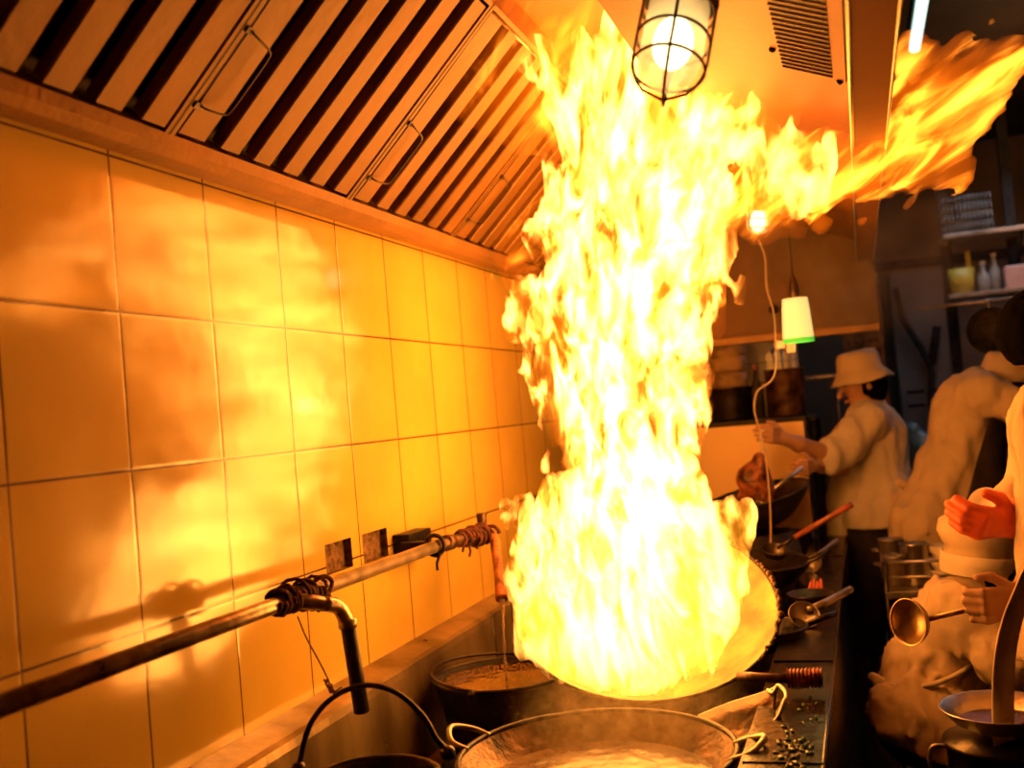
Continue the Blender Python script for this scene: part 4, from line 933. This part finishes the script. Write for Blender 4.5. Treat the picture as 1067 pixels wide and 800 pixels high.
# --- cook B: bent forward, back to the left cook
YBk = 3.45
B = lambda x, y, dy=0.0: tuple(at(x, y, Y=YBk + dy))
t = thing('person', 'cook in a white coat bending forward to the right behind the others', 'person', (B(960, 600)[0], YBk, 0))
hc, (f_, u_, s_) = head_caps(B(1052, 392), (.8, .1, -.6), (.6, 0, .8), .088)
Bf = lambda x, dy: tuple(Vector((B(x, 600)[0], YBk + dy, .06)))
body = hc + [(B(1036, 398), B(1044, 394), .06, .055), (B(1022, 412, -.13), B(1022, 412, .13), .075, .075), (B(1018, 420), B(990, 490), .125, .115), (B(990, 490), B(973, 540), .115, .13), (B(972, 552, -.07), B(972, 552, .07), .105, .105)]
body += [(B(972, 560, -.09), B(978, 640, -.1), .088, .06), (B(978, 640, -.1), Bf(972, -.1), .058, .045), (B(972, 560, .09), B(985, 640, .1), .088, .06), (B(985, 640, .1), Bf(980, .1), .058, .045)]
body += [(B(1028, 412, -.14), B(1062, 425, -.18), .058, .045), (B(1062, 425, -.18), B(1095, 450, -.12), .044, .03), (B(1028, 414, .14), B(1070, 440, .14), .055, .045), (B(1070, 440, .14), B(1095, 460, .1), .042, .03)]
h0_ = Vector(B(1095, 450, -.12)); body += hand(h0_, (.7, .1, -.5), (0, 1, 0), 1, .5); h0_ = Vector(B(1095, 460, .1)); body += hand(h0_, (.7, .1, -.5), (0, 1, 0), 1, .5)
blob('body', 'skin', t, body, .010, .022)
hat('round_cap', Vector(B(1048, 390)), f_, (.25, 0, 1), t, .098, .07, .104, .0, base=.02)
blob('hair', 'hair', t, [(B(1050, 400), B(1046, 406), .09, .06)], .012, .02)
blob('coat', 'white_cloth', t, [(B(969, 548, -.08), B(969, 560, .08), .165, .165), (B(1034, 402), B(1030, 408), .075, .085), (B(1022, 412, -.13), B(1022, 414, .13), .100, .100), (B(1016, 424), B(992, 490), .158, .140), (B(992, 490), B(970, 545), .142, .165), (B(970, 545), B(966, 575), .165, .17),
      (B(1028, 412, -.14), B(1060, 424, -.18), .088, .068), (B(1060, 424, -.18), B(1070, 432, -.16), .068, .064), (B(1028, 414, .14), B(1068, 438, .14), .08, .06)], .012, .03, .10, (13, 13, 6), clip=hemclip(B(966, 568)[2]))
blob('apron', 'dark_cloth', t, [(B(1024, 440, -.03), B(1018, 500, -.03), .11, .11), (B(1018, 500, -.03), B(1010, 560, -.03), .11, .12)], .012, .04, .05, (12, 12, 3), clip=lambda F, X, Y, Z: np.maximum(F, (B(1010, 500)[0] + (Z - 1.08) * .35) - X))
bw = Vector(B(943, 508, -.02)); blob('apron_bow', 'white_cloth', t, [(tuple(bw + Vector((.02, 0, 0))), tuple(bw + Vector((-.02, -.02, .03))), .018, .022), (tuple(bw + Vector((.01, 0, -.01))), tuple(bw + Vector((-.03, -.02, -.09))), .016, .014)], .008, .01)
blob('trousers', 'dark_cloth', t, [(B(972, 555, -.06), B(972, 560, .06), .135, .135), (B(972, 565, -.09), B(978, 640, -.1), .115, .088), (B(978, 640, -.1), Bf(972, -.1), .085, .075), (B(972, 565, .09), B(985, 640, .1), .115, .088), (B(985, 640, .1), Bf(980, .1), .085, .075)], .014, .03, .04, (12, 12, 5))
for x, dy in ((972, -.10), (980, .10)):
    an = Vector(Bf(x, dy)); blob('boot', 'boot_rubber', t, [((an.x, an.y, .055), (an.x, an.y, .30), .062, .08), ((an.x - .02, an.y, .045), (an.x + .15, an.y, .042), .055, .046)], .012, .02, clip=lambda F, X, Y, Z: np.maximum(F, .004 - Z))

# --- cook C: crouching low in front of the trolley, head bowed to the right
YC = 1.98
Cc = lambda x, y, dy=0.0: tuple(at(x, y, Y=YC + dy))
t = thing('person', 'cook in a white coat crouching low with a folded white hat', 'person', (Cc(950, 780)[0], YC, 0))
hc, (f_, u_, s_) = head_caps(Cc(1026, 592), (.75, .45, -.5), (.25, 0, .95), .088)
kneeL = Vector(Cc(1012, 800, -.13)); kneeR = Vector(Cc(1008, 795, .13)); ankL = Vector((Cc(975, 800)[0] - .0, YC - .13, .07)); ankR = Vector((Cc(970, 800)[0], YC + .13, .07))
body = hc + [(Cc(1020, 608), Cc(1012, 622), .056, .062), (Cc(1005, 640, -.12), Cc(1010, 640, .12), .078, .078), (Cc(1000, 650), Cc(972, 700), .125, .115), (Cc(972, 700), Cc(955, 735), .118, .125), (Cc(952, 742, -.07), Cc(952, 742, .07), .110, .110)]
body += [(Cc(952, 745, -.09), tuple(kneeL), .09, .062), (tuple(kneeL), tuple(ankL), .060, .042), (Cc(952, 745, .09), tuple(kneeR), .09, .062), (tuple(kneeR), tuple(ankR), .060, .042)]
body += [(Cc(1012, 645, -.15), Cc(1045, 690, -.20), .055, .044), (Cc(1045, 690, -.20), Cc(1085, 700, -.12), .042, .030), (Cc(1014, 645, .15), Cc(1050, 685, .2), .055, .044), (Cc(1050, 685, .2), Cc(1085, 700, .15), .042, .030)]
body += hand(Cc(1085, 700, -.12), (1, .2, -.3), (0, 0, 1), 1, .6) + hand(Cc(1085, 700, .15), (1, 0, -.3), (0, 0, 1), 1, .6)
blob('body', 'skin', t, body, .0055, .022)
blob('coat', 'white_cloth', t, [(Cc(1016, 616), Cc(1012, 624), .082, .09), (Cc(1005, 642, -.13), Cc(1010, 642, .13), .102, .102), (Cc(1002, 650), Cc(974, 700), .150, .138), (Cc(974, 700), Cc(961, 738), .138, .138), (Cc(960, 742), Cc(966, 768), .138, .14), (Cc(952, 745, -.10), Cc(990, 768, -.13), .135, .125), (Cc(952, 745, .10), Cc(990, 768, .13), .13, .12),
      (Cc(1012, 645, -.15), Cc(1045, 688, -.20), .085, .068), (Cc(1045, 688, -.20), Cc(1062, 694, -.17), .066, .062), (Cc(1014, 645, .15), Cc(1050, 685, .2), .08, .06)], .009, .03, .10, (15, 15, 9), clip=lambda F, X, Y, Z: np.maximum(F, Cc(955, 764)[2] - (X - Cc(955, 762)[0]) * .34 - Z))
blob('hair', 'hair', t, [(Cc(1034, 600, .0), Cc(1032, 608, 0), .086, .066)], .011, .02)
hcp = Vector(Cc(1023, 590)); mb = MB()
# tall folded cloth hat slumping to the right
def jit(i, a, r_, h_): return r_ * (1 + .05 * math.sin(3 * a + i * .9)), h_ + .008 * math.sin(2 * a + i)
mb.lathe([(.102, -.045), (.106, .0), (.104, .03), (.114, .05), (.125, .085), (.118, .12), (.08, .145), (.02, .150), (.001, .150)], hcp + Vector((-.008, 0, .03)), (.14, 0, 1), 48, jit); mb.build('cloth_hat', 'white_cloth', t)
mb = MB(); mb.lathe([(.110, -.05), (.114, -.02), (.113, .01), (.107, .012)], hcp + Vector((-.008, 0, .03)), (.14, 0, 1), 40); mb.build('hat_band', 'apron_cloth', t)
k0 = Vector(Cc(925, 712, -.06)); 
blob('apron_tie', 'apron_cloth', t, [(tuple(k0 + Vector((.03, 0, 0))), tuple(k0), .014, .014), (tuple(k0), Cc(909, 705, -.08), .012, .014), (Cc(909, 705, -.08), Cc(912, 712, -.08), .012, .01), (tuple(k0), Cc(914, 724, -.08), .012, .016), (Cc(922, 716, -.06), Cc(918, 762, -.07), .012, .018)], .006, .008)
mb = MB(); mb.tube(cr([Cc(926, 713, -.10), Cc(945, 716, -.165), Cc(975, 712, -.19), Cc(1002, 700, -.17), Cc(1015, 690, -.12)], 6), .008, 8); mb.build('apron_string', 'apron_cloth', t)
blob('trousers', 'dark_cloth', t, [(Cc(953, 752, -.06), Cc(953, 752, .06), .128, .128), (Cc(952, 750, -.09), tuple(kneeL), .112, .085), (tuple(kneeL), tuple(ankL + Vector((0, 0, .12))), .085, .07), (Cc(952, 750, .09), tuple(kneeR), .112, .085), (tuple(kneeR), tuple(ankR + Vector((0, 0, .12))), .085, .07)], .012, .03, .03, (12, 12, 5), clip=lambda F, X, Y, Z: np.maximum(F, Z - .66))
for an in (ankL, ankR): blob('boot', 'boot_rubber', t, [((an.x, an.y, .06), (an.x, an.y, .20), .058, .068), ((an.x, an.y, .045), (an.x + .17, an.y, .042), .052, .044)], .011, .02, clip=lambda F, X, Y, Z: np.maximum(F, .004 - Z))

# --- cook D: nearest, mostly beyond the right edge
YD = 1.10
Dd = lambda x, y, dy=0.0: tuple(at(x, y, Y=YD + dy))
t = thing('person', 'dark-haired cook cut off by the right edge with a red-gloved hand', 'person', (Dd(1135, 600)[0], YD, 0))
hc, (f_, u_, s_) = head_caps(Dd(1092, 352), (-.25, .9, -.35), (-.1, .2, .95), .09)
Df = lambda dx, dy: (Dd(1135, 600)[0] + dx, YD + dy, .07)
body = hc + [(Dd(1102, 385), Dd(1112, 412), .058, .065), (Dd(1110, 440, -.13), Dd(1115, 440, .16), .078, .078), (Dd(1125, 465), Dd(1135, 560), .125, .115), (Dd(1135, 560), Dd(1137, 640), .115, .125), (Dd(1137, 660, -.07), Dd(1137, 660, .07), .108, .108)]
body += [(Dd(1137, 670, -.09), (Dd(1137, 670)[0], YD - .1, .47), .09, .06), ((Dd(1137, 670)[0], YD - .1, .47), Df(0, -.1), .058, .045), (Dd(1137, 670, .09), (Dd(1137, 670)[0], YD + .1, .47), .09, .06), ((Dd(1137, 670)[0], YD + .1, .47), Df(0, .1), .058, .045)]
armA = [(Dd(1090, 440, .16), Dd(1072, 520, .16), .055, .044), (Dd(1072, 520, .16), Dd(1058, 542, .08), .042, .03)]
armB = [(Dd(1105, 445, -.16), Dd(1100, 560, -.2), .055, .044), (Dd(1100, 560, -.2), Dd(1064, 624, -.2), .042, .028)]
body += armA + armB + hand(Dd(1064, 624, -.2), Vector(Dd(1045, 628, -.22)) - Vector(Dd(1064, 624, -.2)), (0, 0, 1), 1, 1.0)
blob('body', 'skin', t, body, .0055, .022)
g0 = Vector(Dd(1056, 545, .07)); g1 = Vector(Dd(1036, 545, .04))
blob('red_glove', 'red_glove', t, [(tuple(g0 + Vector((.03, 0, .02))), tuple(g0), .044, .036)] + [(a, b, ra + .004, rb + .004) for a, b, ra, rb in hand(g0, g1 - g0, (0, -.6, .8), 1.05, .55)], .006, .012)
blob('hair', 'hair', t, [(Dd(1090, 345, -.02), Dd(1094, 352, -.02), .108, .104)], .008, .03, .02, (40, 40, 40), clip=lambda F, X, Y, Z: np.maximum(F, np.maximum((Dd(1092, 378)[2] - Z), np.minimum(Y - YD - .05, Dd(1092, 345)[2] - Z))))
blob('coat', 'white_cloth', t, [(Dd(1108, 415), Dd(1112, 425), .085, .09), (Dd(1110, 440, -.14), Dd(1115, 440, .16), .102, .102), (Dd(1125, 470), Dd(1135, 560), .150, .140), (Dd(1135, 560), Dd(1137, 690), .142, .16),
      (Dd(1090, 440, .16), Dd(1074, 500, .16), .085, .068), (Dd(1074, 500, .16), Dd(1070, 515, .15), .068, .066), (Dd(1105, 445, -.16), Dd(1102, 540, -.2), .08, .066)], .010, .03, .09, (14, 14, 7), clip=hemclip(Dd(1137, 690)[2]))
blob('trousers', 'dark_cloth', t, [(Dd(1137, 665, -.06), Dd(1137, 670, .06), .13, .13), (Dd(1137, 675, -.09), (Df(0, -.1)[0], YD - .1, .47), .115, .088), ((Df(0, -.1)[0], YD - .1, .47), (Df(0, -.1)[0], YD - .1, .12), .086, .078), (Dd(1137, 675, .09), (Df(0, .1)[0], YD + .1, .47), .115, .088), ((Df(0, .1)[0], YD + .1, .47), (Df(0, .1)[0], YD + .1, .12), .086, .078)], .014, .03)
for dy in (-.1, .1):
    an = Vector(Df(0, dy)); blob('boot', 'boot_rubber', t, [((an.x, an.y, .055), (an.x, an.y, .20), .06, .075), ((an.x, an.y, .045), (an.x - .16, an.y, .042), .055, .046)], .012, .02, clip=lambda F, X, Y, Z: np.maximum(F, .004 - Z))
# apron band looping down from the shoulder
def band(name, pts, wd, m, parent, wdir=(1, 0, 0)):
    mb = MB(); P_ = cr(pts, 6); wv = Vector(wdir).normalized(); vs = []
    for p in P_: vs += [p - wv * wd / 2, p + wv * wd / 2]
    mb.add(vs, [(2 * i, 2 * i + 1, 2 * i + 3, 2 * i + 2) for i in range(len(P_) - 1)]); o = mb.build(name, m, parent); q = o.modifiers.new('thickness', 'SOLIDIFY'); q.thickness = .004; return o
band('apron_band', [Dd(1092, 560, -.26), Dd(1070, 610, -.28), Dd(1056, 645, -.28), Dd(1048, 685, -.27), Dd(1046, 730, -.26), Dd(1048, 790, -.25)], .062, 'white_cloth', t, (.75, .66, 0))
# the ladle in cook D's hand, and the dish
lb = at(946, 648, Y=.92)
ladle('ladle', 'round shiny ladle held out over the crouching cook', lb, (-.75, -.75, .10), .054, [at(967, 645, Y=.915), at(1000, 637, Y=.90), at(1052, 626, Y=.88)], .0062, 'brass_steel')
pl = at(1026, 524, Y=1.22); t = thing('dish', 'small pale dish beside the red glove', 'dish', tuple(pl)); mb = MB(); mb.lathe([(.001, -.012), (.02, -.012), (.042, .004), (.040, .005), (.018, -.008), (.001, -.008)], pl, (-.4, -.7, .5), 36); mb.build('dish_body', 'ceramic', t)
mb = MB(); mb.tube([pl + Vector((.02, 0, -.02)), at(1040, 545, Y=1.17)], .005, 8); mb.build('handle', 'ceramic', t)

# ------------------------------------------------------------------ fire
def flame_mat(name, lo, hi, s_lo, s_hi, scale, stretch, rot=(0, 0, 0), e0=.36, e1=.62, h0=.34, h1=.5, dens=0.0, step=.12):
    m = bpy.data.materials.new(name); m.use_nodes = True; M[name] = m; t = m.node_tree; t.nodes.clear(); N = t.nodes.new; L = t.links.new
    out = N('ShaderNodeOutputMaterial'); em = N('ShaderNodeEmission'); L(em.outputs[0], out.inputs['Volume'])
    tc = N('ShaderNodeTexCoord'); mp = N('ShaderNodeMapping'); mp.vector_type = 'TEXTURE'; mp.inputs['Rotation'].default_value = rot; L(tc.outputs['Object'], mp.inputs[0])
    mp2 = N('ShaderNodeMapping'); mp2.inputs['Scale'].default_value = stretch; L(mp.outputs[0], mp2.inputs[0])
    n1 = N('ShaderNodeTexNoise'); n1.inputs['Scale'].default_value = scale; n1.inputs['Detail'].default_value = 5; n1.inputs['Roughness'].default_value = .58; n1.inputs['Distortion'].default_value = .9; L(mp2.outputs[0], n1.inputs[0])
    n2 = N('ShaderNodeTexNoise'); n2.inputs['Scale'].default_value = scale * .33; n2.inputs['Detail'].default_value = 2; n2.inputs['Distortion'].default_value = .6; L(mp2.outputs[0], n2.inputs[0])
    r1 = N('ShaderNodeMapRange'); r1.interpolation_type = 'SMOOTHSTEP'; r1.inputs['From Min'].default_value = e0; r1.inputs['From Max'].default_value = e1; L(n1.outputs['Fac'], r1.inputs[0])
    r2 = N('ShaderNodeMapRange'); r2.interpolation_type = 'SMOOTHSTEP'; r2.inputs['From Min'].default_value = h0; r2.inputs['From Max'].default_value = h1; L(n2.outputs['Fac'], r2.inputs[0])
    mu = N('ShaderNodeMath'); mu.operation = 'MULTIPLY'; L(r1.outputs[0], mu.inputs[0]); L(r2.outputs[0], mu.inputs[1])
    mx = N('ShaderNodeMix'); mx.data_type = 'RGBA'; L(mu.outputs[0], mx.inputs[0]); mx.inputs[6].default_value = (*lo, 1); mx.inputs[7].default_value = (*hi, 1); L(mx.outputs[2], em.inputs[0])
    pw = N('ShaderNodeMath'); pw.operation = 'POWER'; L(mu.outputs[0], pw.inputs[0]); pw.inputs[1].default_value = 1.6
    st = N('ShaderNodeMapRange'); st.inputs['To Min'].default_value = s_lo; st.inputs['To Max'].default_value = s_hi; L(pw.outputs[0], st.inputs[0]); L(st.outputs[0], em.inputs[1])
    try: m.cycles.volume_step_rate = step
    except Exception: m.volume_step_rate = step
    return m
flame_mat('flame_core', (1, .20, .004), (1, .37, .060), 2.8, 125, 21, (1, .09, .40), (0, 0, .28), e0=.39, e1=.63, h0=.24, h1=.42, step=.085)
flame_mat('flame_dome', (1, .29, .008), (1, .38, .064), 5, 100, 22, (1, .09, .42), (0, 0, .28), e0=.33, e1=.60, h0=.25, h1=.42, step=.11)
flame_mat('flame_streamer', (1, .15, .002), (1, .30, .02), 7, 90, 17, (.40, .12, 1.1), (0, math.radians(-32), .28), e0=.42, e1=.68, h0=.28, h1=.5, step=.09)
flame_mat('flame_veil', (1, .14, .002), (1, .27, .015), 2.6, 46, 13, (1, .12, .45), (0, math.radians(38), .28), e0=.46, e1=.72, h0=.34, h1=.56, step=.11)
fire = thing('fire', 'tall roaring orange and white flames rising from the tipped wok', 'fire', tuple(WC))
fire['kind'] = 'thing'
def flame(name, m, chain, h, amp, nsc, shear=0.0, k=.05, ysq=.8, keep=40, dirv=None, seed=0.0, holes=0.0, clip=None, lean=0.0):
    """flame body: smooth union of tapered lobes, torn by stretched turbulence"""
    prim = []
    for seg in chain:
        pts = []
        for (x, y, Y, r) in seg:
            if lean: Y += lean * min(1, max(0, (770 - x) / 100)) * min(1, max(0, (600 - y) / 130)) * min(1, max(0, (y - 50) / 110))
            P = at(x, y, Y=Y); dep = (P - C0).dot(FWD); pts.append((tuple(P), r * dep / FPX))
        if len(pts) == 1: pts = pts * 2
        for (a, ra), (b, rb) in zip(pts, pts[1:]): prim.append((a, b, ra, rb))
    lo = [min(min(a[i], b[i]) - max(ra, rb) for a, b, ra, rb in prim) - .09 for i in range(3)]; hi = [max(max(a[i], b[i]) + max(ra, rb) for a, b, ra, rb in prim) + .09 for i in range(3)]
    ax, (X, Y, Z) = grid(lo, hi, h)
    wx = (fbm(X * 3 + seed, Y * 3, Z * 3, 2) - .375) * .10; wz = (fbm(X * 3 + 9, Y * 3 + seed, Z * 3, 2) - .375) * .10
    F = caps((X + wx, Y, Z + wz), prim, k)
    if dirv is None: U, W = X, Z
    else:
        c, s_ = dirv; U = X * s_ - Z * c; W = X * c + Z * s_
    n = fbm(U * nsc[0] + seed + wx * 20, Y * nsc[1], W * nsc[2] - seed + wz * 12, 4)
    n2 = 1 - np.abs(2 * fbm(U * nsc[0] * .55 + 4, Y * nsc[1] * .6, W * nsc[2] * .5 + seed, 2) - .75) * 1.6
    F = F + (.47 - n) * amp - (n2 - .5) * amp * .18
    if holes: 
        hn = fbm(U * 7 + 2, Y * .8, W * 5 + 5, 2); F = np.maximum(F, (hn - holes) * .25)
    if clip: F = clip(F, X, Y, Z)
    return nets(ax, F, name, m, fire, keep)
_Rs = (WR * WR + .16 ** 2) / (2 * .16)
def above_wok(F, X, Y, Z):
    pl = -((X - WC.x) * WN.x + (Y - WC.y) * WN.y + (Z - WC.z) * WN.z) + .004; cc = WC + WN * (_Rs - .16)
    sp = np.sqrt((X - cc.x) ** 2 + (Y - cc.y) ** 2 + (Z - cc.z) ** 2) - (_Rs - .012)
    return np.maximum(F, np.minimum(pl, sp))
flame('flame_base', 'flame_dome', [
    [(590, 655, .96, 48), (635, 650, .96, 66), (690, 635, 1.0, 66), (738, 600, 1.08, 42)], [(560, 612, 1.02, 22), (608, 590, 1.05, 60), (680, 570, 1.10, 66), (748, 560, 1.12, 36)],
    [(570, 660, .94, 30), (608, 680, .90, 34), (660, 688, .90, 30)], [(630, 545, 1.12, 62), (680, 520, 1.13, 56)]],
    .0075, .17, (20, 7, 11), seed=1.7, k=.035, clip=above_wok)
flame('flame_column', 'flame_core', [
    [(655, 540, 1.13, 72), (640, 490, 1.14, 64), (650, 440, 1.15, 68), (640, 390, 1.16, 76), (632, 330, 1.17, 86), (655, 270, 1.18, 84), (670, 205, 1.18, 74), (668, 140, 1.17, 72), (650, 85, 1.15, 62)],
    [(660, 430, 1.15, 55), (700, 400, 1.15, 34), (722, 345, 1.15, 20)], [(728, 430, 1.15, 18), (700, 480, 1.14, 30)],
    [(600, 345, 1.15, 45), (565, 310, 1.14, 34), (535, 285, 1.13, 16)], [(560, 350, 1.14, 24), (532, 325, 1.14, 12)], [(590, 410, 1.15, 34), (565, 380, 1.15, 24)],
    [(600, 480, 1.14, 24), (578, 500, 1.14, 12)], [(552, 522, 1.13, 9), (575, 535, 1.13, 16), (600, 550, 1.13, 26)], [(528, 546, 1.13, 5), (555, 558, 1.13, 11), (592, 575, 1.13, 26)],
    [(720, 260, 1.15, 30), (745, 295, 1.14, 15), (755, 322, 1.13, 9)], [(700, 235, 1.16, 50), (738, 215, 1.15, 34)], [(705, 330, 1.15, 30), (700, 290, 1.15, 40)],
    [(670, 120, 1.16, 55), (735, 115, 1.15, 42), (780, 145, 1.14, 40), (820, 182, 1.13, 34), (850, 195, 1.12, 20)], [(735, 130, 1.15, 30), (775, 85, 1.14, 20), (775, 50, 1.14, 10)],
    [(620, 120, 1.15, 40), (585, 90, 1.13, 26), (545, 60, 1.10, 14), (515, 20, 1.06, 9), (510, -10, 1.04, 7)], [(600, 190, 1.16, 30), (588, 240, 1.16, 18)], [(575, 262, 1.14, 10), (540, 240, 1.13, 6)]],
    .0075, .21, (22, 6, 9.5), seed=4.2, k=.035, holes=.60, lean=.36)
flame('flame_streamer', 'flame_streamer', [
    [(790, 190, 1.14, 40), (825, 192, 1.13, 42), (865, 188, 1.10, 40), (905, 175, 1.06, 38), (945, 150, 1.02, 38), (980, 120, .98, 36), (1006, 92, .96, 28), (1034, 68, .94, 17), (1050, 52, .93, 13)],
    [(985, 100, .99, 32), (975, 80, 1.0, 22), (964, 64, 1.0, 17), (957, 52, 1.0, 11)], [(985, 88, .98, 22), (1003, 68, .98, 16), (1014, 54, .98, 10)], [(955, 178, 1.0, 27), (984, 166, .98, 21)], [(955, 115, 1.0, 20), (948, 94, 1.0, 13)]],
    .0075, .17, (25, 6, 12), seed=5.3, k=.03, dirv=(.86, .5))
flame('flame_veil', 'flame_veil', [
    [(500, 25, 1.00, 48), (560, 60, 1.05, 68), (640, 50, 1.08, 70), (700, 60, 1.10, 60), (760, 70, 1.12, 45), (790, 110, 1.12, 40)], [(555, -20, 1.02, 70), (660, -20, 1.05, 60), (740, -10, 1.1, 45)],
    [(545, 105, 1.06, 46), (590, 150, 1.12, 42)], [(500, 60, 1.0, 34), (482, 90, .98, 22)], [(545, 270, 1.13, 24), (575, 230, 1.13, 28), (590, 190, 1.14, 30)], [(700, 260, 1.16, 50), (690, 340, 1.16, 46), (690, 400, 1.15, 46)],
    [(780, 200, 1.12, 30), (830, 215, 1.1, 26), (880, 205, 1.08, 24)]],
    .014, .16, (9, 4, 6), seed=6.1, k=.06)

# ------------------------------------------------------------------ steam and smoke
def haze_mat(name, c, dens, scale, stretch=(1, 1, .6)):
    m = bpy.data.materials.new(name); m.use_nodes = True; M[name] = m; t = m.node_tree; t.nodes.clear(); N = t.nodes.new; L = t.links.new
    out = N('ShaderNodeOutputMaterial'); pv = N('ShaderNodeVolumePrincipled'); L(pv.outputs[0], out.inputs['Volume']); pv.inputs['Color'].default_value = (*c, 1)
    tc = N('ShaderNodeTexCoord'); mp = N('ShaderNodeMapping'); mp.inputs['Scale'].default_value = stretch; L(tc.outputs['Object'], mp.inputs[0])
    n1 = N('ShaderNodeTexNoise'); n1.inputs['Scale'].default_value = scale; n1.inputs['Detail'].default_value = 4; n1.inputs['Distortion'].default_value = .8; L(mp.outputs[0], n1.inputs[0])
    r1 = N('ShaderNodeMapRange'); r1.inputs['From Min'].default_value = .42; r1.inputs['From Max'].default_value = .72; r1.inputs['To Max'].default_value = dens; L(n1.outputs['Fac'], r1.inputs[0])
    sub = N('ShaderNodeVectorMath'); sub.operation = 'SUBTRACT'; L(tc.outputs['Generated'], sub.inputs[0]); sub.inputs[1].default_value = (.5, .5, .5)
    ln = N('ShaderNodeVectorMath'); ln.operation = 'LENGTH'; L(sub.outputs[0], ln.inputs[0])
    fo = N('ShaderNodeMapRange'); fo.interpolation_type = 'SMOOTHSTEP'; fo.inputs['From Min'].default_value = .5; fo.inputs['From Max'].default_value = .12; L(ln.outputs['Value'], fo.inputs[0])
    mm = N('ShaderNodeMath'); mm.operation = 'MULTIPLY'; L(r1.outputs[0], mm.inputs[0]); L(fo.outputs[0], mm.inputs[1]); L(mm.outputs[0], pv.inputs['Density']); pv.inputs['Anisotropy'].default_value = .2
    try: m.cycles.volume_step_rate = .4
    except Exception: pass
    return m
haze_mat('steam', (.95, .75, .5), 5.5, 12)
haze_mat('smoke', (.8, .6, .4), 1.6, 3.5)
P = lambda x, y, Y: tuple(at(x, y, Y=Y))
so = MB().sphere((0, 0, 0), 1, 32).build('steam', 'steam'); so.location = at(655, 752, Y=.52); so.scale = (.30, .26, .17)
tag(so, 'thin steam rising from the broth in the front wok', 'steam', kind='stuff')
so = MB().sphere((0, 0, 0), 1, 32).build('smoke', 'smoke'); so.location = at(900, 262, Y=2.7); so.scale = (.62, .75, .42)
tag(so, 'faint brown smoke hanging beyond the lip of the hood', 'smoke', kind='stuff')
